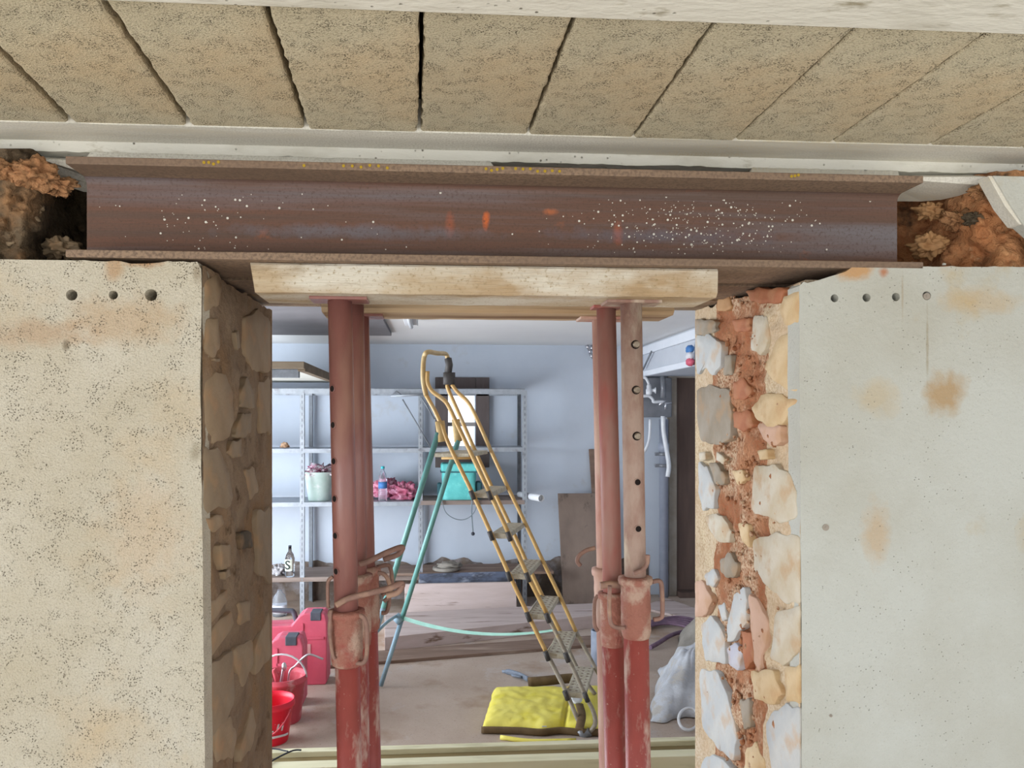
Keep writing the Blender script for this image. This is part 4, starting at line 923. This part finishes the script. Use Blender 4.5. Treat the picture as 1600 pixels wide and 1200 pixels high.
# hand hoop: from the near rail up and over to the far bracket
hp = [ln(666, 618), ln(662, 600), ln(661, 580), ln(663, 557)]
hq = [lf(696, 553), lf(700, 560)]
mid = [ln(669, 550)*.97+lf(684, 551)*.03, ln(677, 551)*.5+lf(677, 551)*.5]
Obj('hand_hoop', MB().tube(smooth_path(hp+[ln(669, 550)]+[(ln(683, 552)+lf(683, 552))*.5]+hq, 6), RT*1.15, n=12), 'ladder_cream', t)
Obj('hoop_bracket', MB().tube([lf(700, 560), lf(702, 570), lf(700, 583)], .022, n=10).tube([lf(702, 582), lf(702, 601)], .036, n=10, flat=.6, up=(1, 0, 0)), 'plastic_dark', t)
# treads
def tread(y_near1, y_near2, far3, far4, nm='step'):
    a, b = ln(*y_near1), ln(*y_near2); c = b+Wv; d = a+Wv
    z = (a.z+b.z)/2
    for q in (a, b, c, d): q.z = z
    Obj(nm, MB().prism([a, b, c, d], (0, 0, -.028)), 'tread', t, bevel=.003)
    if z < 1.0:
        mp = MB()
        for i in range(3):
            for j in range(9):
                q = a.lerp(b, .2+.3*i).lerp(d.lerp(c, .2+.3*i), .07+.107*j); mp.lathe(q+Vector((0, 0, .0002)), [(.0075, 0), (.0075, .0012)], n=8)
        Obj('perforations', mp, 'old_board', t, kind='stuff')
    for q in (a, b): Obj('step_bracket', MB().tube([q+Vector((-.01, -.018, .012)), q+Vector((.008, -.018, -.035))], .013, n=8), 'plastic_dark', t)
for s1, s2 in (((738, 770), (765, 770)), ((767, 833), (795, 834)), ((795, 896), (824, 898)), ((825, 960), (855, 960)), ((854, 1020), (885, 1022)), ((884, 1080), (915, 1085))):
    tread(s1, s2, None, None)
for s1, s2 in (((825, 960), (855, 960)), ((854, 1020), (885, 1022)), ((884, 1080), (915, 1085))):
    Obj('brace', MB().tube([ln(*s1), lf(s1[0]+21, s1[1]-30)], .006, n=6), 'ladder_grey', t)
a = ln(684, 708); b = ln(733, 708); z = a.z
pl = [a+Vector((-.02, 0, 0)), b, b+Wv, a+Wv+Vector((-.02, 0, 0))]
for q in pl: q.z = z
Obj('platform', MB().prism(pl, (0, 0, -.022)), 'tread', t, bevel=.004)
Obj('platform_bar', MB().tube([ln(690, 716), ln(735, 716)], .007, n=8), 'ladder_yellow', t)
Obj('foot', MB().tube([ln(905, 1140), ln(912, 1149), ln(922, 1143)], .022, n=10), 'pipe_grey', t)
def leg(fn, p0, p1, fr):
    a, b = fn(*p0), fn(*p1); m_ = a.lerp(b, fr); r_ = .0155
    if b.z > .001 or b.z < .0: b = a+(b-a)*((.012-a.z)/(b.z-a.z)); m_ = a.lerp(b, fr)
    Obj('rear_leg', MB().tube([a, m_], r_, n=12), 'ladder_teal', t)
    Obj('rear_leg_extension', MB().tube([m_, b], r_*.92, n=12), 'ladder_pale', t)
leg(ln, (685, 676), (545, 1122), .62)
leg(lf, (716, 688), (596, 1068), .73)
Obj('pivot', MB().tube([ln(687, 658), ln(692, 690)], .026, n=10, flat=.5, up=(1, 0, 0)), 'ladder_cream', t)
Obj('pivot', MB().tube([lf(712, 655), lf(716, 690)], .024, n=10, flat=.5, up=(1, 0, 0)), 'ladder_cream', t)
Obj('leg_clamp', MB().tube([lf(618, 962), lf(627, 972)], .028, n=10), 'ladder_pale', t)
Obj('leg_tie', MB().tube(smooth_path([lf(620, 962), (lf(605, 972)+ln(605, 972))*.5, ln(588, 988)], 5), .009, n=8), 'ladder_pale', t)
# strap from the leg to the front rails
e0 = lf(622, 963); e1 = ln(856, 1002)+Wv*.5
mb = MB(); P = []
for k in range(25):
    u = k/24; q = e0.lerp(e1, u); q.z -= .13*4*u*(1-u)*.45; P.append(q)
n_ = len(P)
mb.grid(24, 1, lambda u, v: P[int(round(u*24))]+Vector((.002, .0, .013*(1-.55*u)*(2*v-1))))
Obj('strap', mb, 'strap_teal', t)
# ================================================================== THINGS ON THE FLOOR
def smat(n): return M[n]
# yellow bag
c0 = onz(752, 1146, 0); c1 = onz(938, 1150, 0); c2 = onz(945, 1070, .05); c3 = onz(770, 1072, .05)
t = Thing('yellow_bag', tuple((c0+c1+c2+c3)/4), 'bright yellow folded bag with brown edging, flat on the floor under the ladder', 'bag')
def yb_(u, v):
    a = c0.lerp(c1, u); b = c3.lerp(c2, u); q = a.lerp(b, v)
    ed = min(u, 1-u, v, 1-v)
    hgt = .055*(1-math.exp(-ed*30))+.005*noise.noise(Vector((u*4, v*5, 0)))*(1 if ed > .02 else 0)+.006*noise.noise(Vector((u*14, v*12, 3)))*(1 if ed > .02 else 0)
    if abs(u-.70) < .03: hgt -= .02*(1-abs(u-.70)/.03)
    return (q.x+.006*noise.noise(Vector((v*7, 0, 1))), q.y+.035*noise.noise(Vector((u*5, 0, 2)))*(1-v), max(.002, hgt+.012))
Obj('bag_body', MB().grid(70, 46, yb_), 'bag_yellow', t)
P = smooth_path([c0.lerp(c1, k/6)+Vector((0, -.006+.035*noise.noise(Vector((k/6*5, 0, 2))), .021)) for k in range(7)], 5)
Obj('edging', MB().tube(P, .019, n=10, flat=.6, up=(0, 0, 1)), 'bag_brown', t, label='dark brown edging')
P = smooth_path([onz(825, 1066, .05), onz(860, 1063, .06), onz(890, 1060, .06), onz(915, 1062, .05)], 5)
Obj('edging', MB().tube(P, .03, n=8, flat=.7), 'bag_brown', t)
P = smooth_path([onz(782, 1152, .012), onz(830, 1158, .01), onz(900, 1157, .012)], 5)
Obj('lower_fold', MB().tube(P, .012, n=8), 'bag_yellow', t)
q = onz(853, 1143, .04); Obj('tag', MB().box(q.x-.012, q.x+.012, c0.y-.04, c0.y-.035, .02, .045), 'white_tag', t)
q = onz(900, 1094, .09); Obj('clasp', MB().lathe(q, [(.03, 0), (.034, .008), (.02, .012)], n=16, ax=(0, -.5, 1)), 'white_plastic', t, label='white clasp')
P = smooth_path([onz(905, 1100, .09), onz(909, 1118, .1), onz(905, 1140, .08)], 5); Obj('webbing', MB().tube(P, .022, n=8, flat=.25, up=(1, 0, 0)), 'bag_brown', t)
P = [onz(785, 1049, .01), onz(800, 1051, .02), onz(815, 1056, .02), onz(826, 1062, .02)]
mb = MB().tube(smooth_path(P, 4), [.010]*2+[.018]*11, n=8, flat=.5); mb.tube([onz(795, 1047, .01), onz(812, 1052, .02)], .008, n=6); mb.tube([onz(800, 1055, .01), onz(815, 1058, .02)], .008, n=6)
Obj('work_glove', mb, 'glove_grey', label='grey glove lying on the floor just behind the yellow bag', cat='glove', loc=P[2])
# tool cases
def case(px_r, py_b, top_py, length, depth, label, latch_px):
    b = onz(px_r, py_b, 0); zt = at(px_r, top_py, b.y).z; x1 = b.x; x0 = x1-length; y0 = b.y; y1 = y0+depth
    t = Thing('tool_case', ((x0+x1)/2, (y0+y1)/2, 0), label, 'tool case')
    ym = (y0+y1)/2
    # outline in x-z with a dropped handle bay
    hb = x1-.19
    out = [(x0, 0), (x1-.01, 0), (x1, .02), (x1, zt-.06), (x1-.015, zt-.005), (x1-.03, zt), (hb+.05, zt), (hb+.02, zt-.015), (hb-.03, zt-.075), (x0, zt-.08)]
    Obj('front_shell', MB().prism([Vector((a, y0, z)) for a, z in out], (0, depth/2-.002, 0)), 'case_red', t, bevel=.008)
    Obj('rear_shell', MB().prism([Vector((a, ym+.002, z)) for a, z in out], (0, depth/2-.002, 0)), 'case_red', t, bevel=.008)
    Obj('handle', MB().tube(smooth_path([(hb-.01, ym, zt-.07), (hb-.03, ym, zt-.01), (hb-.07, ym, zt+.0), (x0+.05, ym, zt), (x0+.03, ym, zt-.07)], 4), .016, n=10), 'case_dark', t, label='dark grey carrying handle')
    for lx in (x1-.07,):
        Obj('latch', MB().box(lx-.032, lx+.032, y0-.006, ym+.02, zt-.045, zt+.006), 'case_dark', t, bevel=.004, label='dark grey latch')
    Obj('rib', MB().box(x1-.15, x1-.02, y0-.006, y0+.002, zt-.16, zt-.145), 'case_red', t)
    Obj('badge', MB().box(x1-.13, x1-.10, y0-.003, y0+.002, zt-.26, zt-.19), 'label_pink', t)
    Obj('rib', MB().box(x1-.16, x1-.145, y0-.006, y0+.002, .03, zt-.06), 'case_red', t)
    return t
case(511, 1070, 958, .50, .16, 'large red plastic tool case standing rearmost, its dark latch on top', None)
case(474, 1104, 996, .48, .15, 'red tool case standing in front of the large one, behind the tool bucket', None)
# buckets
def bucket(px_r, py_b, rt, rb, h, mat, label):
    b = onz(px_r, py_b, 0); c = Vector((b.x-rt, b.y+rb*.4, 0))
    t = Thing('bucket', tuple(c), label, 'bucket')
    Obj('bucket_body', MB().lathe(c, [(rb, 0), (rb+.002, .004), (rt*.97, h-.035), (rt*1.05, h-.033), (rt*1.05, h-.018), (rt, h-.014), (rt*1.03, h), (rt*.99, h), (rt*.95, h-.03), (rb*.95, .01), (.001, .008)], n=36), mat, t)
    return t, c
t, c = bucket(476, 1128, .13, .10, .25, 'bucket_pink', 'pink-red bucket full of tools with a white handle, behind the bright red one')
P = [c+Vector((.133*math.cos(a_), .0-.02*math.sin(a_), .23+.135*math.sin(a_))) for a_ in [k*math.pi/14 for k in range(15)]]
Obj('bail_handle', MB().tube(P, .0055, n=8), 'white_plastic', t, label='white bail handle')
def tool(pts, r, mat, nm, label, cat, head=None):
    mb = MB().tube(smooth_path([Vector(p) for p in pts], 5), r, n=8)
    if head: lump(mb, head[0], *head[1], amp=.1, flatbot=False, nu=12, nv=8)
    Obj(nm, mb, mat, label=label, cat=cat, loc=Vector(pts[0]))
Yt = c.y
tool([(c.x+.03, Yt, .10), at(452, 1052, Yt), at(462, 1040, Yt), at(476, 1026, Yt), at(486, 1023, Yt), at(505, 1030, Yt)], .006, 'metal_bright', 'pry_bar', 'bent bright metal bar sticking out of the tool bucket', 'tool')
tool([(c.x-.03, Yt-.02, .08), at(439, 1066, Yt-.02), at(443, 1044, Yt-.02)], .008, 'metal_bright', 'trowel', 'short bright steel tool standing in the pink bucket', 'tool', (at(444, 1042, Yt-.02), (.014, .014, .025)))
tool([(c.x, Yt-.05, .10), at(432, 1062, Yt-.05), at(427, 1046, Yt-.05)], .012, 'bucket_pink', 'tool_grip', 'pink-handled tool leaning at the left of the pink bucket', 'tool')
t, c = bucket(457, 1160, .115, .085, .215, 'bucket_red', 'bright red plastic bucket with white lettering, nearest on the floor at the left')
R_ = .102
q = Vector((c.x+R_*math.sin(.42), c.y-R_*math.cos(.42), .098))
text('LTI', tuple(q), (math.pi/2, 0, .42), .062, 'white_tag', t, bend=(c.x, c.y, R_), font_shear=.25)
P = [Vector((c.x+(.0955)*math.sin(a_), c.y-.0955*math.cos(a_), .046+.004*math.sin(a_*3))) for a_ in [(-.4+k*.11) for k in range(16)]]
Obj('swoosh', MB().tube(P, .006, n=6, flat=.4), 'white_tag', t, label='white curved stripe under the lettering')
P = [c+Vector((.118*math.cos(.3+a_), -.118*math.sin(.3+a_)*.6-.05, .185-.13*math.sin(a_))) for a_ in [k*math.pi/14 for k in range(10)]]
Obj('bail_handle', MB().tube(P, .004, n=8), 'bucket_pink', t)
# formwork beam lying on its side across the floor, behind the opening
ya = onz(764, 1160, .08).y; yb2 = onz(764, 1191, .08).y
t = Thing('formwork_beam', (0, (ya+yb2)/2, 0), 'yellow timber formwork beam lying on its side across the floor behind the props', 'beam')
Obj('flange', MB().box(-1.6, 2.2, ya-.045, ya, 0, .08), 'beam_yellow', t, bevel=.003)
Obj('flange', MB().box(-1.6, 2.2, yb2, yb2+.075, 0, .08), 'beam_yellow', t, bevel=.003)
Obj('web', MB().box(-1.6, 2.2, yb2+.075, ya-.045, .03, .055), 'beam_web', t)
# black cable end over the beam
def cable(pts, r, mat, name, label, z=None):
    P = smooth_path([Vector(p) for p in pts], 6); return Obj(name, MB().tube(P, r, n=8), mat, label=label, cat='cable', loc=P[0])
cable([onz(400, 1170, .09), onz(428, 1170, .09), onz(445, 1173, .09), onz(450, 1174, .09)], .0035, 'cable_black', 'cable', 'short upper end of black cable on the yellow beam, bottom left')
cable([onz(400, 1205, .088), onz(430, 1186, .088), onz(452, 1175, .094), onz(462, 1172, .09), onz(471, 1172, .088)], .004, 'cable_black', 'cable', 'black cable curving up over the yellow beam at the bottom left')
# bundle of purple cables
mb = MB()
for k in range(5):
    o1 = k*3.2
    mb.tube(smooth_path([onz(985, 978+o1*.8, .02+.012*(k % 2)), onz(1030, 968+o1*.6, .03), onz(1062, 964+o1, .03), onz(1100, 972+o1*1.3, .02), onz(1150, 985+o1, .02)], 5), .011, n=8)
Obj('cable_bundle', mb, 'cable_purple', label='loose bundle of purple-grey cables on the floor below the brown door', cat='cable', loc=onz(1050, 970, 0))
cable([onz(1016, 1012, .02), onz(1030, 1004, .03), onz(1050, 992, .03), onz(1075, 985, .03)], .016, 'cable_purple', 'hose', 'dark purple hose end looping out beside the grey sack')
# rolled blue tube
b = onz(940, 1046, 0)
t = Thing('rolled_sheet', tuple(b), 'blue-grey open roll standing on the floor behind the right props', 'roll')
Obj('roll_body', MB().lathe((b.x, b.y+.05, 0), [(.06, 0), (.06, .245), (.053, .247), (.05, .24), (.05, .01)], n=24), 'roll_blue', t)
Obj('inner_coil', MB().lathe((b.x, b.y+.05, 0), [(.03, .2), (.03, .243), (.026, .243), (.024, .2)], n=18), 'cable_black', t)
# sacks: crumpled cloth built as ridged sheets over a hump
def sack(name, pts, hump, mat, label, seed, amp=.03, n=54):
    p = [Vector(q) for q in pts]     # four floor corners, near-left, near-right, far-right, far-left
    c = sum(p, Vector())/4
    def fn(u, v):
        q = p[0].lerp(p[1], u).lerp(p[3].lerp(p[2], u), v)
        e = min(1, min(u, 1-u)*4)*min(1, min(v, 1-v)*4)
        r = abs(noise.noise(Vector((u*3.4+v*1.3, v*2.1, seed))))*2+abs(noise.noise(Vector((u*8, v*4, seed+3))))*.9
        q = q+Vector((noise.noise(Vector((v*5, u*3, seed)))*.05, noise.noise(Vector((u*6, v*3, seed+8)))*.06, 0))
        q.z = .006+hump*math.sin(math.pi*min(1, u*1.0))**.7*math.sin(math.pi*v)**.7*(1+.3*noise.noise(Vector((u*2, v*2, seed))))+r*amp*e*.9
        return q
    mb = MB().grid(n, n, fn); o = Obj(name, mb, mat, label=label, cat='sack', loc=(c.x, c.y, 0), recalc=False)
    s = o.modifiers.new('thickness', 'SOLIDIFY'); s.thickness = .003; s.offset = 0
    return o
sack('woven_sack', [onz(1016, 1128), onz(1160, 1120), onz(1190, 1040), onz(1036, 1045)], .26, 'sack_white', 'crumpled white woven sack on the floor right of the props', 3.3, .05)
sack('woven_sack', [onz(1052, 1045), onz(1190, 1040), onz(1190, 985), onz(1066, 990)], .30, 'sack_grey', 'grey-brown sack slumped behind the white woven one', 12.1, .04)
q = onz(1076, 1132, .02)
t_ = [q+Vector((.055*math.cos(a_)+.02*math.sin(a_), .06*math.sin(a_), .035*math.sin(a_)+.03)) for a_ in [k*math.pi/10 for k in range(20)]]
Obj('plastic_loop', MB().tube(t_, .008, n=8, closed=True), 'white_plastic', label='white plastic loop lying in front of the white woven sack', cat='loop', loc=q)
# small plaster crumbs on the flange and floor
mb = MB(); rr = random.Random(5)
for px in (1298, 1351, 1475, 605, 612): 
    q = at(px, 405+px*.006, D0+.03); q.z = ZFB+.016; lump(mb, q, .004, .004, .003, amp=.4, seed=px, nu=8, nv=6)
Obj('plaster_crumbs', mb, 'white_band', sb, kind='stuff')
GR = {'steel_prop': 'steel props standing in the opening', 'plank': 'planks around the foot of the shelving', 'tool_case': 'red tool cases on the floor', 'plastic_bag': 'pink plastic bags on the shelf',
      'leaning_board': 'boards leaning on the back wall', 'woven_sack': 'sacks right of the props', 'steel_beam': 'steel beams over the opening', 'timber_beam': 'timbers under the steel', 'cable': 'black cable ends at the bottom left'}
for o in S.objects:
    if o.parent is None and 'label' in o and o.name.split('.')[0] in GR: o['group'] = GR[o.name.split('.')[0]]
for k in list(bpy.data.objects):
    if '_o' in k: del k['_o']
